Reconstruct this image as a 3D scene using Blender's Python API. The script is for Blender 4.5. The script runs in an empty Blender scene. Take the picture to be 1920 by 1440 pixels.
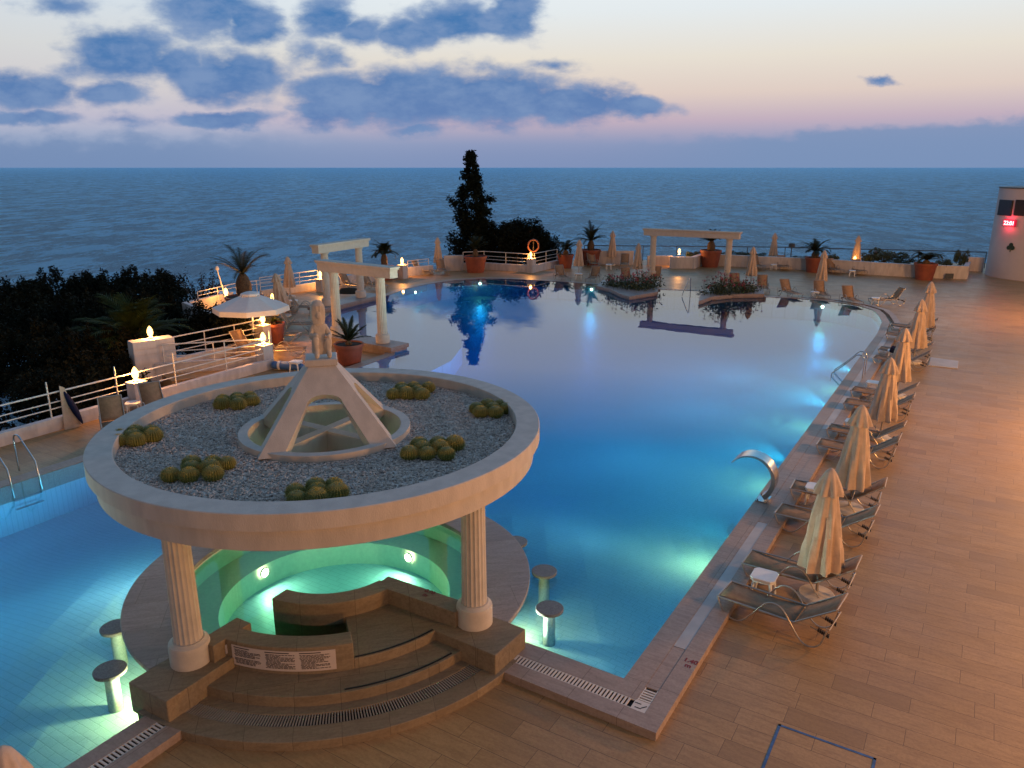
import bpy, bmesh, math, random
from math import sin, cos, pi, radians as R, sqrt, atan2, hypot
from mathutils import Vector, Matrix
from mathutils.geometry import tessellate_polygon

# ------------------------------------------------------------------ camera
S = bpy.context.scene
COL = S.collection
cam_d = bpy.data.cameras.new('camera')
cam_d.sensor_width = 36.0
cam_d.lens = 27.0
cam_d.clip_start = 0.1
cam_d.clip_end = 90000.0
cam = bpy.data.objects.new('camera', cam_d)
cam.location = (0, 0, 7.2)
cam.rotation_euler = (R(90 - 15.746), 0, 0)
COL.objects.link(cam)
S.camera = cam
S.render.resolution_x, S.render.resolution_y = 1024, 768

# ------------------------------------------------------------------ exposure
S.view_settings.view_transform = 'Standard'
S.view_settings.look = 'None'
S.view_settings.exposure = 0.0
S.view_settings.gamma = 1.0
S.cycles.use_denoising = True
S.cycles.max_bounces = 8
S.cycles.diffuse_bounces = 3
S.cycles.glossy_bounces = 4
S.cycles.transparent_max_bounces = 24
S.cycles.sample_clamp_indirect = 6.0

# ------------------------------------------------------------------ node helper
class NT:
    def __init__(self, tree):
        self.t = tree; self.n = tree.nodes; self.l = tree.links
    def new(self, typ, **kw):
        n = self.n.new(typ)
        for k, v in kw.items(): setattr(n, k, v)
        return n
    def put(self, sock, v):
        if hasattr(v, 'links') or isinstance(v, bpy.types.NodeSocket): self.l.new(v, sock)
        elif v is not None: sock.default_value = v
    def math(self, op, a, b=None, c=None, clamp=False):
        n = self.new('ShaderNodeMath', operation=op, use_clamp=clamp)
        self.put(n.inputs[0], a)
        if b is not None: self.put(n.inputs[1], b)
        if c is not None: self.put(n.inputs[2], c)
        return n.outputs[0]
    def vec(self, op, a, b=None, scale=None):
        n = self.new('ShaderNodeVectorMath', operation=op)
        self.put(n.inputs[0], a)
        if b is not None: self.put(n.inputs[1], b)
        if scale is not None: self.put(n.inputs['Scale'], scale)
        return n.outputs['Value'] if op in ('LENGTH', 'DOT_PRODUCT') else n.outputs[0]
    def mix(self, f, a, b, blend='MIX'):
        n = self.new('ShaderNodeMix', data_type='RGBA', blend_type=blend)
        self.put(n.inputs[0], f); self.put(n.inputs[6], a); self.put(n.inputs[7], b)
        return n.outputs[2]
    def ramp(self, f, stops, interp='LINEAR'):
        n = self.new('ShaderNodeValToRGB')
        cr = n.color_ramp; cr.interpolation = interp
        while len(cr.elements) < len(stops): cr.elements.new(0.5)
        for e, (p, c) in zip(cr.elements, stops):
            e.position = p; e.color = (c[0], c[1], c[2], 1) if not isinstance(c, float) else (c, c, c, 1)
        self.put(n.inputs[0], f)
        return n.outputs[0]
    def noise(self, v, scale, detail=3.0, rough=0.55, out='Fac', dist=0.0):
        n = self.new('ShaderNodeTexNoise')
        self.put(n.inputs['Vector'], v)
        n.inputs['Scale'].default_value = scale; n.inputs['Detail'].default_value = detail
        n.inputs['Roughness'].default_value = rough; n.inputs['Distortion'].default_value = dist
        return n.outputs[out]
    def smooth(self, x, a, b):
        n = self.new('ShaderNodeMapRange', interpolation_type='SMOOTHSTEP')
        self.put(n.inputs[0], x); n.inputs[1].default_value = a; n.inputs[2].default_value = b
        return n.outputs[0]

# ------------------------------------------------------------------ dusk sky (world)
W = bpy.data.worlds.new('World'); S.world = W; W.use_nodes = True
T = NT(W.node_tree); T.n.clear()
tc = T.new('ShaderNodeTexCoord')
D = T.vec('NORMALIZE', tc.outputs['Generated'])
sp = T.new('ShaderNodeSeparateXYZ'); T.put(sp.inputs[0], D)
X, Y, Z = sp.outputs
SKY_K = 1.0
grad = T.ramp(T.math('MAXIMUM', Z, 0.0), [
    (0.0, (.20, .28, .50)), (.028, (.30, .34, .52)), (.055, (.54, .43, .52)), (.085, (.74, .61, .55)), (.125, (.80, .74, .65)),
    (.175, (.78, .83, .85)), (.25, (.84, .92, .97)), (.345, (.13, .48, .80)), (.45, (.075, .37, .74)), (.70, (.065, .25, .56)), (1.0, (.055, .18, .45))])
hz = T.vec('NORMALIZE', T.vec('MULTIPLY', D, (1, 1, 0)))
fwd = T.vec('DOT_PRODUCT', hz, (0.30, 0.954, 0))
az = T.math('MULTIPLY_ADD', T.smooth(fwd, -0.9, 0.8), 0.72, 0.28)
# the low left of the sky is cooler than the sunset side
cool = T.smooth(fwd, 0.98, 0.72)
grad = T.mix(T.math('MULTIPLY', cool, 0.40), grad, (.50, .62, .76, 1))
low = T.math('MULTIPLY', T.smooth(Z, 0.055, 0.0), 0.75)
grad = T.mix(low, grad, (.22, .29, .48, 1))
# clouds, laid out on the front half of the sky sphere
Yc = T.math('MAXIMUM', Y, 0.03)
cu = T.math('DIVIDE', X, Yc); cw = T.math('DIVIDE', Z, Yc)
cb = T.new('ShaderNodeCombineXYZ'); T.put(cb.inputs[0], cu); T.put(cb.inputs[1], cw)
P = cb.outputs[0]
Pn = T.vec('MULTIPLY', P, (1.0, 1.9, 1.0))
nz = T.noise(Pn, 9.0, 6.0, 0.6, 'Color')
nz2 = T.noise(Pn, 22.0, 6.0, 0.56)
off = T.vec('MULTIPLY', T.vec('SUBTRACT', nz, (.5, .5, .5)), (0.10, 0.045, 0))
Pd = T.vec('ADD', P, off)
CL = [  # centre u, w, half width, half height, strength
    (-0.473, 0.131, .090, .042, 1.0), (-0.413, 0.121, .055, .030, .8), (-0.330, 0.109, .085, .042, 1.0), (-0.376, 0.102, .06, .03, .9), (-0.362, 0.178, .080, .036, .9), (-0.312, 0.165, .05, .028, .9),
    (-0.222, 0.177, .055, .032, .9), (-0.179, 0.159, .05, .024, .8), (-0.121, 0.155, .060, .022, .9), (-0.064, 0.171, .075, .032, 1.0), (-0.006, 0.174, .055, .036, 1.0),
    (-0.202, 0.081, .085, .038, 1.1), (-0.117, 0.083, .120, .046, 1.15), (-0.020, 0.081, .115, .042, 1.15), (0.065, 0.075, .095, .032, 1.1), (0.144, 0.070, .065, .018, 1.0), (-0.243, 0.064, .05, .022, .9),
    (-0.599, 0.091, .075, .028, 1.0), (-0.553, 0.093, .045, .024, .8), (-0.499, 0.087, .055, .018, .75), (-0.358, 0.059, .075, .012, 1.0), (-0.598, 0.061, .085, .012, .8),
    (0.045, 0.119, .045, .010, .45), (0.457, 0.104, .036, .007, .6), (-0.226, 0.127, .03, .022, .45), (-0.251, 0.136, .03, .02, .4), (-0.532, 0.189, .08, .014, .5), (-0.112, 0.045, .06, .006, .5), (-0.473, 0.058, .06, .010, .4),
]
acc = None
for (u_, w_, ru, rw, st) in CL:
    d = T.vec('SUBTRACT', Pd, (u_, w_, 0))
    d = T.vec('MULTIPLY', d, (1 / ru, 1 / rw, 0))
    ln = T.vec('LENGTH', d)
    f = T.math('MULTIPLY_ADD', ln, -st, st)
    acc = f if acc is None else T.math('MAXIMUM', acc, f)
dens = T.math('ADD', acc, T.math('MULTIPLY', T.math('SUBTRACT', nz2, 0.5), 1.0))
dens = T.math('MULTIPLY', T.smooth(dens, -0.10, 0.52), 0.97)
# broad haze bank low on the right, thinner one on the left
bank_r = T.math('ADD', T.math('MULTIPLY_ADD', cu, 0.058, 0.0245), T.math('MULTIPLY', T.math('SUBTRACT', nz2, 0.5), 0.045))
bank_r = T.math('SUBTRACT', bank_r, cw)
bank_r = T.math('MULTIPLY', T.smooth(bank_r, -0.004, 0.012), T.smooth(cu, 0.05, 0.35))
bank_l = T.math('SUBTRACT', T.math('ADD', 0.038, T.math('MULTIPLY', T.math('SUBTRACT', nz2, 0.5), 0.06)), cw)
bank_l = T.math('MULTIPLY', T.smooth(bank_l, -0.012, 0.018), T.smooth(cu, -0.12, -0.48))
front = T.smooth(Y, 0.05, 0.35)
cloud_c = T.mix(T.smooth(cw, 0.03, 0.17), (.12, .22, .46, 1), (.045, .175, .43, 1))
nz3 = T.noise(Pn, 11.0, 7.0, 0.62)
cloud_c = T.mix(T.smooth(T.math('ADD', T.math('MULTIPLY', nz3, .6), T.math('MULTIPLY', nz2, .4)), 0.36, 0.66), cloud_c, (.175, .285, .51, 1))
sky = T.mix(T.math('MULTIPLY', bank_r, 0.85), grad, (.195, .29, .485, 1))
sky = T.mix(T.math('MULTIPLY', bank_l, 0.80), sky, (.17, .265, .465, 1))
sky = T.mix(T.math('MULTIPLY', dens, front), sky, cloud_c)
sky = T.vec('SCALE', sky, scale=T.math('MULTIPLY', az, SKY_K))
bg = T.new('ShaderNodeBackground'); T.put(bg.inputs[0], sky); bg.inputs[1].default_value = 1.0
wo = T.new('ShaderNodeOutputWorld'); T.l.new(bg.outputs[0], wo.inputs[0])

# ------------------------------------------------------------------ lamps of the hotel front behind the terrace
def lamp(name, kind, loc, power, color, size=0.2, rot=None, parent=None, spot=None, data=None):
    d = data
    if d is None:
        d = bpy.data.lights.new(name, kind); d.energy = power; d.color = color
        if kind == 'AREA': d.size = size; d.shape = 'DISK'
        else: d.shadow_soft_size = size
        if kind == 'SPOT': d.spot_size = spot or R(120); d.spot_blend = 1.0
    o = bpy.data.objects.new(name, d); o.location = loc
    if rot is not None: o.rotation_euler = rot
    COL.objects.link(o); o.parent = parent
    return o
WARM = (1.0, .45, .13)
lamp('hotel_lamp', 'POINT', (19.0, 17.0, 5.2), 4600, WARM, 0.5)
lamp('hotel_lamp', 'POINT', (28.0, 35.0, 5.0), 3000, WARM, 0.5)
lamp('hotel_lamp', 'POINT', (13.5, 4.0, 4.4), 3300, WARM, 0.5)
lamp('hotel_lamp', 'POINT', (4.0, -8.0, 4.8), 2500, WARM, 0.5)

# ------------------------------------------------------------------ materials
def mat(name, col, rough=0.6, var=0.0, vscale=6.0, bump=0.0, bscale=40.0, metal=0.0, spec=0.5, emit=None, estr=0.0, col2=None, stretch=None):
    m = bpy.data.materials.new(name); m.use_nodes = True
    t = NT(m.node_tree); b = t.n['Principled BSDF']
    b.inputs['Roughness'].default_value = rough; b.inputs['Metallic'].default_value = metal
    b.inputs['Specular IOR Level'].default_value = spec
    c1 = (*col, 1)
    tcn = t.new('ShaderNodeTexCoord').outputs['Object']
    if stretch: tcn = t.vec('MULTIPLY', tcn, stretch)
    if var > 0 or col2:
        c2 = (*(col2 or [x * (1 - var) for x in col]), 1)
        t.put(b.inputs['Base Color'], t.mix(t.smooth(t.noise(tcn, vscale, 5.0), 0.3, 0.7), c1, c2))
    else: b.inputs['Base Color'].default_value = c1
    if bump > 0:
        bn = t.new('ShaderNodeBump'); bn.inputs['Strength'].default_value = bump; bn.inputs['Distance'].default_value = 0.02
        t.put(bn.inputs['Height'], t.noise(tcn, bscale, 4.0)); t.put(b.inputs['Normal'], bn.outputs[0])
    if emit:
        b.inputs['Emission Color'].default_value = (*emit, 1); b.inputs['Emission Strength'].default_value = estr
    return m

A1 = R(58.6); A2 = A1 - pi / 2      # along the long pool edge / away from the pool
E1 = Vector((cos(A1), sin(A1), 0)); E2 = Vector((cos(A2), sin(A2), 0))

def paving(name, c1, c2, mortar, rot, scale=1.0, bw=0.9, rh=0.3, rough=0.34, msize=0.006, streak=True, var=1.0):
    m = bpy.data.materials.new(name); m.use_nodes = True
    t = NT(m.node_tree); b = t.n['Principled BSDF']
    pos = t.new('ShaderNodeNewGeometry').outputs['Position']
    mp = t.new('ShaderNodeMapping'); mp.inputs['Rotation'].default_value = (0, 0, -rot); t.put(mp.inputs[0], pos)
    v = mp.outputs[0]
    bk = t.new('ShaderNodeTexBrick'); t.put(bk.inputs['Vector'], v)
    bk.offset = 0.43; bk.offset_frequency = 2; bk.squash = 1.35; bk.squash_frequency = 3
    bk.inputs['Scale'].default_value = scale; bk.inputs['Brick Width'].default_value = bw; bk.inputs['Row Height'].default_value = rh
    bk.inputs['Mortar Size'].default_value = msize; bk.inputs['Mortar Smooth'].default_value = 0.2; bk.inputs['Bias'].default_value = 0.0
    bk.inputs['Color1'].default_value = (0, 0, 0, 1); bk.inputs['Color2'].default_value = (1, 1, 1, 1); bk.inputs['Mortar'].default_value = (.5, .5, .5, 1)
    tile = bk.outputs['Color']; mort = bk.outputs['Fac']
    base = t.mix(t.math('ADD', t.math('MULTIPLY', t.smooth(tile, .74, .97), var * .36), t.math('MULTIPLY', tile, var * .34)), (*c1, 1), (*c2, 1))
    if streak:
        vs = t.vec('MULTIPLY', v, (1.6, 9.0, 6.0))
        vs = t.vec('ADD', vs, t.vec('SCALE', tile, scale=7.3))
        st = t.smooth(t.noise(vs, 1.6, 6.0, 0.65, dist=0.6), 0.35, 0.75)
        base = t.mix(t.math('MULTIPLY', st, 0.60), base, (c1[0] * .50, c1[1] * .46, c1[2] * .44, 1))
        gr = t.smooth(t.noise(v, 22.0, 5.0, 0.7), .42, .66)
        base = t.mix(t.math('MULTIPLY', gr, 0.35), base, (c1[0] * .45, c1[1] * .42, c1[2] * .40, 1))
        bl = t.smooth(t.noise(v, 0.35, 4.0), 0.35, 0.7)
        base = t.mix(t.math('MULTIPLY', bl, 0.28), base, (c1[0] * .55, c1[1] * .52, c1[2] * .50, 1))
        fine = t.noise(v, 60.0, 3.0)
        base = t.mix(t.math('MULTIPLY', t.smooth(fine, .45, .75), 0.30), base, (c2[0] * 1.2, c2[1] * 1.2, c2[2] * 1.2, 1))
    base = t.mix(mort, base, (*mortar, 1))
    t.put(b.inputs['Base Color'], base); b.inputs['Specular IOR Level'].default_value = 0.32
    rn = t.noise(v, 1.3, 5.0)
    t.put(b.inputs['Roughness'], t.math('MULTIPLY_ADD', rn, 0.30, rough - 0.12))
    bn = t.new('ShaderNodeBump'); bn.inputs['Strength'].default_value = 0.5; bn.inputs['Distance'].default_value = 0.012
    hgt = t.math('SUBTRACT', t.math('MULTIPLY', t.noise(v, 35.0, 4.0), 0.25), mort)
    t.put(bn.inputs['Height'], hgt); t.put(b.inputs['Normal'], bn.outputs[0])
    return m

M = {}
M['deck'] = paving('deck_stone', (.45, .275, .122), (.27, .158, .066), (.14, .085, .045), A2, bw=1.0, rh=0.36, rough=0.40, msize=.004)
M['curb'] = paving('curb_stone', (.42, .315, .25), (.31, .225, .17), (.16, .11, .08), A2, bw=0.75, rh=3.0, rough=0.42, msize=0.004)
M['rim'] = paving('rim_stone', (.36, .29, .255), (.24, .185, .155), (.14, .10, .07), R(13), bw=0.85, rh=0.8, rough=0.40, msize=0.003)
M['step'] = paving('step_stone', (.30, .225, .14), (.19, .138, .085), (.10, .072, .045), R(13), bw=0.62, rh=3.2, rough=0.62, msize=0.003)
M['pooltile'] = paving('pool_tile', (.44, .62, .74), (.41, .585, .71), (.32, .48, .59), A2, bw=0.25, rh=0.12, rough=0.4, msize=0.006, streak=False)
M['spatile'] = mat('spa_mosaic', (.76, .70, .56), 0.45, 0.10, 14.0)
M['stone'] = mat('cast_stone', (.58, .51, .43), 0.7, 0.14, 5.0, 0.25, 60.0)
M['plaster'] = mat('painted_plaster', (.60, .55, .53), 0.75, 0.22, 3.0, 0.25, 40.0, stretch=(1.5, 1.5, .5))
M['slab'] = mat('slab_render', (.57, .50, .43), 0.75, 0.16, 3.0, 0.3, 50.0, stretch=(1.6, 1.6, .5))
M['railing'] = mat('painted_railing', (.70, .66, .62), 0.45, 0.15, 8.0)
M['canvas'] = mat('parasol_canvas', (.56, .42, .315), 0.85, 0.16, 7.0, 0.35, 25.0)
M['canvas2'] = mat('parasol_canvas_white', (.72, .68, .64), 0.8, 0.08, 7.0, 0.15, 25.0)
M['sling'] = mat('lounger_sling', (.34, .22, .135), 0.9, 0.22, 9.0, 0.3, 120.0, spec=.15)
M['frame'] = mat('lounger_frame', (.42, .37, .32), 0.35, 0.1, 8.0, metal=0.6)
M['ratchet'] = mat('black_plastic', (.02, .02, .022), 0.5)
M['white'] = mat('white_plastic', (.76, .76, .74), 0.45, 0.06, 6.0)
M['concrete_w'] = mat('parasol_base_white', (.62, .56, .47), 0.7, 0.15, 8.0)
M['steel'] = mat('stainless_steel', (.62, .60, .58), 0.22, 0.1, 5.0, metal=1.0)
M['darkmetal'] = mat('dark_railing_metal', (.05, .06, .07), 0.5)
M['terracotta'] = mat('terracotta', (.27, .068, .036), 0.6, 0.25, 4.0, 0.2, 20.0)
M['soil'] = mat('soil', (.035, .025, .018), 0.95)
M['palm'] = mat('palm_leaf', (.022, .030, .011), 0.6, 0.4, 3.0, spec=.25)
M['fanleaf'] = mat('fan_palm_leaf', (.036, .055, .012), 0.7, 0.4, 3.0, spec=.1)
M['bark'] = mat('palm_bark', (.16, .10, .055), 0.9, 0.6, 14.0, 0.9, 18.0)
M['leaf'] = mat('tree_leaf', (.020, .021, .011), 0.8, 0.5, 0.9, spec=0.08)
M['leaf2'] = mat('cypress_leaf', (.012, .016, .009), 0.8, 0.5, 2.0, spec=0.08)
M['wood'] = mat('tree_bark', (.09, .065, .045), 0.9, 0.4, 5.0, 0.6, 12.0)
M['cactus'] = mat('cactus_skin', (.17, .165, .028), 0.6, 0.35, 12.0)
M['spine'] = mat('cactus_spines', (.36, .31, .07), 0.6)
M['geranium'] = mat('geranium_leaf', (.05, .075, .03), 0.6, 0.4, 5.0)
M['petal'] = mat('geranium_petal', (.42, .025, .045), 0.6, 0.3, 6.0)
M['soil_hill'] = mat('hill_soil', (.05, .045, .03), 0.95, 0.5, 0.4)
M['stool'] = mat('stool_granite', (.20, .19, .18), 0.5, 0.5, 60.0)
M['stool_post'] = mat('stool_mosaic', (.30, .33, .31), 0.5, 0.3, 40.0)
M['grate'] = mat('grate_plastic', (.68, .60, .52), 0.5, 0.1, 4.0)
M['grate_shaded'] = mat('shaded_grate_plastic', (.36, .30, .24), 0.6, 0.2, 4.0)  # same grate plastic, colour darkened for the shade over the step drain
M['gap'] = mat('grate_gap', (.02, .018, .016), 0.9)
M['cover'] = mat('pale_gutter_cover', (.48, .45, .42), 0.5, 0.2, 2.0)
M['mark'] = mat('red_stencil_paint', (.20, .02, .02), 0.7)
M['blue_tape'] = mat('blue_paint', (.045, .14, .34), 0.6, 0.45, 8.0)
M['navy'] = mat('navy_fabric', (.008, .012, .04), 0.9, spec=.1)
M['blue'] = mat('blue_foam', (.04, .15, .42), 0.5, 0.1, 3.0)
M['paper'] = mat('sign_panel', (.60, .50, .44), 0.6, 0.06, 4.0)
M['ink'] = mat('sign_ink', (.03, .025, .03), 0.7)
M['strip'] = mat('antislip_strip', (.012, .012, .012), 0.8)
M['tower'] = mat('tower_plaster', (.46, .42, .44), 0.8, 0.12, 0.8, 0.2, 20.0)
M['window'] = mat('tower_window', (.012, .010, .016), 0.25)
M['emblem'] = mat('emblem_green', (.01, .03, .012), 0.6)
M['led'] = mat('led_digits', (.6, .05, .05), 0.5, emit=(1.0, .16, .17), estr=14.0)
M['ledpanel'] = mat('led_panel', (.10, .004, .012), 0.5, emit=(.9, .01, .06), estr=0.55)
def lampglass(name, col, k):
    m = bpy.data.materials.new(name); m.use_nodes = True; t = NT(m.node_tree); t.n.clear()
    e = t.new('ShaderNodeEmission'); e.inputs[0].default_value = (*col, 1); e.inputs[1].default_value = k
    tr = t.new('ShaderNodeBsdfTransparent'); tr.inputs[0].default_value = (1, .9, .75, 1)
    mx = t.new('ShaderNodeMixShader'); mx.inputs[0].default_value = .45; t.l.new(tr.outputs[0], mx.inputs[1]); t.l.new(e.outputs[0], mx.inputs[2])
    o = t.new('ShaderNodeOutputMaterial'); t.l.new(mx.outputs[0], o.inputs[0]); return m
M['flame'] = lampglass('lamp_glass', (1.0, .57, .16), 9.0)
M['poollamp'] = mat('pool_lamp_glass', (.9, .9, .8), 0.4, emit=(1.0, .84, .52), estr=14.0)
M['rope'] = mat('lifebuoy_shell', (.15, .05, .03), 0.6)
M['pebble'] = mat('white_pebble', (.82, .67, .56), 0.8, col2=(.40, .31, .255), vscale=9.0)
M['statue'] = mat('statue_stone', (.58, .49, .39), 0.8, 0.22, 9.0, 0.4, 30.0)
M['darkbed'] = mat('dark_plant_bed', (.02, .02, .014), 0.9)

def water(name, tint, absorb, density, wav=1.0, scat=None):
    m = bpy.data.materials.new(name); m.use_nodes = True
    t = NT(m.node_tree); t.n.clear()
    pos = t.new('ShaderNodeNewGeometry').outputs['Position']
    bn = t.new('ShaderNodeBump'); bn.inputs['Strength'].default_value = 0.03 * wav; bn.inputs['Distance'].default_value = 0.05
    t.put(bn.inputs['Height'], t.noise(pos, 0.9, 2.0))
    fr = t.new('ShaderNodeFresnel'); fr.inputs[0].default_value = 1.54; t.put(fr.inputs['Normal'], bn.outputs[0])
    tr = t.new('ShaderNodeBsdfTransparent'); tr.inputs[0].default_value = (*tint, 1)
    gl = t.new('ShaderNodeBsdfGlossy'); gl.inputs['Roughness'].default_value = 0.0; t.put(gl.inputs['Normal'], bn.outputs[0])
    mx = t.new('ShaderNodeMixShader'); t.put(mx.inputs[0], fr.outputs[0]); t.l.new(tr.outputs[0], mx.inputs[1]); t.l.new(gl.outputs[0], mx.inputs[2])
    va = t.new('ShaderNodeVolumeAbsorption'); va.inputs[0].default_value = (*absorb, 1); va.inputs[1].default_value = density
    o = t.new('ShaderNodeOutputMaterial'); t.l.new(mx.outputs[0], o.inputs[0])
    if scat:
        vs_ = t.new('ShaderNodeVolumeScatter'); vs_.inputs[0].default_value = (*scat[0], 1); vs_.inputs[1].default_value = scat[1]
        ad = t.new('ShaderNodeAddShader'); t.l.new(va.outputs[0], ad.inputs[0]); t.l.new(vs_.outputs[0], ad.inputs[1]); t.l.new(ad.outputs[0], o.inputs[1])
    else: t.l.new(va.outputs[0], o.inputs[1])
    return m
M['water'] = water('pool_water', (.92, .98, 1.0), (.21, .765, .965), 0.50, 1.0, ((.02, .52, 1.0), 0.012))
M['spawater'] = water('spa_water', (.93, 1.0, .95), (.16, .89, .83), 0.62, 1.6)

def sea_mat():
    m = bpy.data.materials.new('sea_water'); m.use_nodes = True
    t = NT(m.node_tree); b = t.n['Principled BSDF']
    pos = t.new('ShaderNodeNewGeometry').outputs['Position']
    v = t.vec('MULTIPLY', pos, (1.0, 0.42, 1.0))
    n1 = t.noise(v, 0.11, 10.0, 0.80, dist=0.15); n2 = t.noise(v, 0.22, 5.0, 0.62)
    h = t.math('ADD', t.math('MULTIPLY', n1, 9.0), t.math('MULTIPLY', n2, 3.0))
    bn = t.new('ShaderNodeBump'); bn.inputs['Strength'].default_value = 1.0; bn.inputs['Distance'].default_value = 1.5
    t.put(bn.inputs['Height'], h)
    c = t.mix(t.smooth(n1, 0.46, 0.555), (.0, .028, .100, 1), (.23, .61, .90, 1))  # wave shading put into the colour: dark troughs, light crests
    t.n.remove(b)
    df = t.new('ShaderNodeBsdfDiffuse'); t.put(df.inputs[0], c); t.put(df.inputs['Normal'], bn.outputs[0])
    gl = t.new('ShaderNodeBsdfGlossy'); gl.inputs['Roughness'].default_value = 0.30; gl.inputs[0].default_value = (.50, .78, 1, 1); t.put(gl.inputs['Normal'], bn.outputs[0])
    fr = t.new('ShaderNodeFresnel'); fr.inputs[0].default_value = 1.33; t.put(fr.inputs['Normal'], bn.outputs[0])
    mx = t.new('ShaderNodeMixShader'); t.put(mx.inputs[0], t.math('MULTIPLY', fr.outputs[0], 0.46)); t.l.new(df.outputs[0], mx.inputs[1]); t.l.new(gl.outputs[0], mx.inputs[2])
    t.l.new(mx.outputs[0], t.n['Material Output'].inputs[0])
    return m
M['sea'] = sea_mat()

def gravel_mat():
    m = bpy.data.materials.new('gravel_bed'); m.use_nodes = True
    t = NT(m.node_tree); b = t.n['Principled BSDF']
    pos = t.new('ShaderNodeNewGeometry').outputs['Position']
    vo = t.new('ShaderNodeTexVoronoi'); vo.inputs['Scale'].default_value = 34.0; t.put(vo.inputs['Vector'], pos)
    sc = t.new('ShaderNodeSeparateColor'); t.put(sc.inputs[0], vo.outputs['Color'])
    t.put(b.inputs['Base Color'], t.ramp(sc.outputs[0], [(0, (.16, .12, .10)), (.5, (.48, .38, .31)), (1, (.80, .66, .56))]))
    bn = t.new('ShaderNodeBump'); bn.inputs['Strength'].default_value = 0.5; bn.inputs['Distance'].default_value = 0.02; bn.invert = True
    t.put(bn.inputs['Height'], vo.outputs['Distance']); t.put(b.inputs['Normal'], bn.outputs[0])
    b.inputs['Roughness'].default_value = 0.85
    return m
M['gravel'] = gravel_mat()

# ------------------------------------------------------------------ mesh building
class MB:
    def __init__(self): self.v = []; self.f = []
    def add(self, vs, fs):
        o = len(self.v); self.v += [tuple(p) for p in vs]; self.f += [tuple(i + o for i in q) for q in fs]; return self
    def box(self, c, s, rz=0.0, mtx=None):
        x, y, z = s[0] / 2, s[1] / 2, s[2] / 2
        vs = [Vector((a * x, b * y, d * z)) for d in (-1, 1) for a, b in ((-1, -1), (1, -1), (1, 1), (-1, 1))]
        r = mtx or Matrix.Rotation(rz, 3, 'Z')
        vs = [r @ p + Vector(c) for p in vs]
        return self.add(vs, [(0, 3, 2, 1), (4, 5, 6, 7), (0, 1, 5, 4), (1, 2, 6, 5), (2, 3, 7, 6), (3, 0, 4, 7)])
    def tube(self, pts, r, seg=8, closed=False):
        pts = [Vector(p) for p in pts]; n = len(pts); vs = []
        rr = r if isinstance(r, (list, tuple)) else [r] * n
        up = None
        for i, p in enumerate(pts):
            if closed: d = pts[(i + 1) % n] - pts[i - 1]
            else: d = pts[min(i + 1, n - 1)] - pts[max(i - 1, 0)]
            d.normalize()
            if up is None:
                up = Vector((0, 0, 1)) if abs(d.z) < 0.9 else Vector((1, 0, 0))
            a = (up - d * up.dot(d))
            if a.length < 1e-5: a = d.orthogonal()
            a.normalize(); up = a; b = d.cross(a)
            for k in range(seg):
                t = 2 * pi * k / seg; vs.append(p + (a * cos(t) + b * sin(t)) * rr[i])
        fs = []
        for i in range(n if closed else n - 1):
            j = (i + 1) % n
            for k in range(seg):
                l = (k + 1) % seg; fs.append((i * seg + k, i * seg + l, j * seg + l, j * seg + k))
        if not closed:
            fs.append(tuple(range(seg - 1, -1, -1))); fs.append(tuple((n - 1) * seg + k for k in range(seg)))
        return self.add(vs, fs)
    def lathe(self, prof, seg=48, c=(0, 0, 0), a0=0.0, a1=2 * pi, rfun=None, caps=True):
        full = abs(a1 - a0 - 2 * pi) < 1e-6; na = seg if full else seg + 1; n = len(prof); vs = []
        for k in range(na):
            t = a0 + (a1 - a0) * k / seg
            for i, (r, z) in enumerate(prof):
                q = r * (rfun(t, i, z) if rfun else 1.0); vs.append((c[0] + q * cos(t), c[1] + q * sin(t), c[2] + z))
        fs = []
        for k in range(seg):
            l = (k + 1) % na
            for i in range(n - 1): fs.append((k * n + i, l * n + i, l * n + i + 1, k * n + i + 1))
        return self.add(vs, fs)
    def sector(self, r0, r1, a0, a1, z0, z1, seg=32, c=(0, 0)):
        vs = []; fs = []
        for k in range(seg + 1):
            t = a0 + (a1 - a0) * k / seg
            for (r, z) in ((r0, z0), (r1, z0), (r1, z1), (r0, z1)): vs.append((c[0] + r * cos(t), c[1] + r * sin(t), z))
        for k in range(seg):
            for i in range(4):
                j = (i + 1) % 4; fs.append((k * 4 + i, (k + 1) * 4 + i, (k + 1) * 4 + j, k * 4 + j))
        fs.append((0, 1, 2, 3)); e = seg * 4; fs.append((e + 3, e + 2, e + 1, e))
        return self.add(vs, fs)
    def prism(self, poly, z0, z1):
        n = len(poly); vs = [(p[0], p[1], z0) for p in poly] + [(p[0], p[1], z1) for p in poly]
        tr = tessellate_polygon([[Vector((p[0], p[1], 0)) for p in poly]])
        fs = [tuple(i + n for i in q) for q in tr] + [tuple(reversed(q)) for q in tr]
        fs += [(i, (i + 1) % n, (i + 1) % n + n, i + n) for i in range(n)]
        return self.add(vs, fs)
    def strip(self, a, b):
        n = len(a); return self.add(list(a) + list(b), [(i, i + 1, n + i + 1, n + i) for i in range(n - 1)])
    def build(self, name, m, parent=None, smooth=False, loc=None, bevel=0.0):
        me = bpy.data.meshes.new(name); me.from_pydata(self.v, [], self.f)
        bm = bmesh.new(); bm.from_mesh(me); bmesh.ops.recalc_face_normals(bm, faces=bm.faces); bm.to_mesh(me); bm.free()
        me.materials.append(M[m] if isinstance(m, str) else m)
        if smooth:
            for p in me.polygons: p.use_smooth = True
            try: me.set_sharp_from_angle(angle=R(40))
            except Exception: pass
        o = bpy.data.objects.new(name, me); COL.objects.link(o); o.parent = parent
        if loc: o.location = loc
        if bevel:
            bv = o.modifiers.new('bevel', 'BEVEL'); bv.width = bevel; bv.segments = 2; bv.limit_method = 'ANGLE'
        return o

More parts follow.
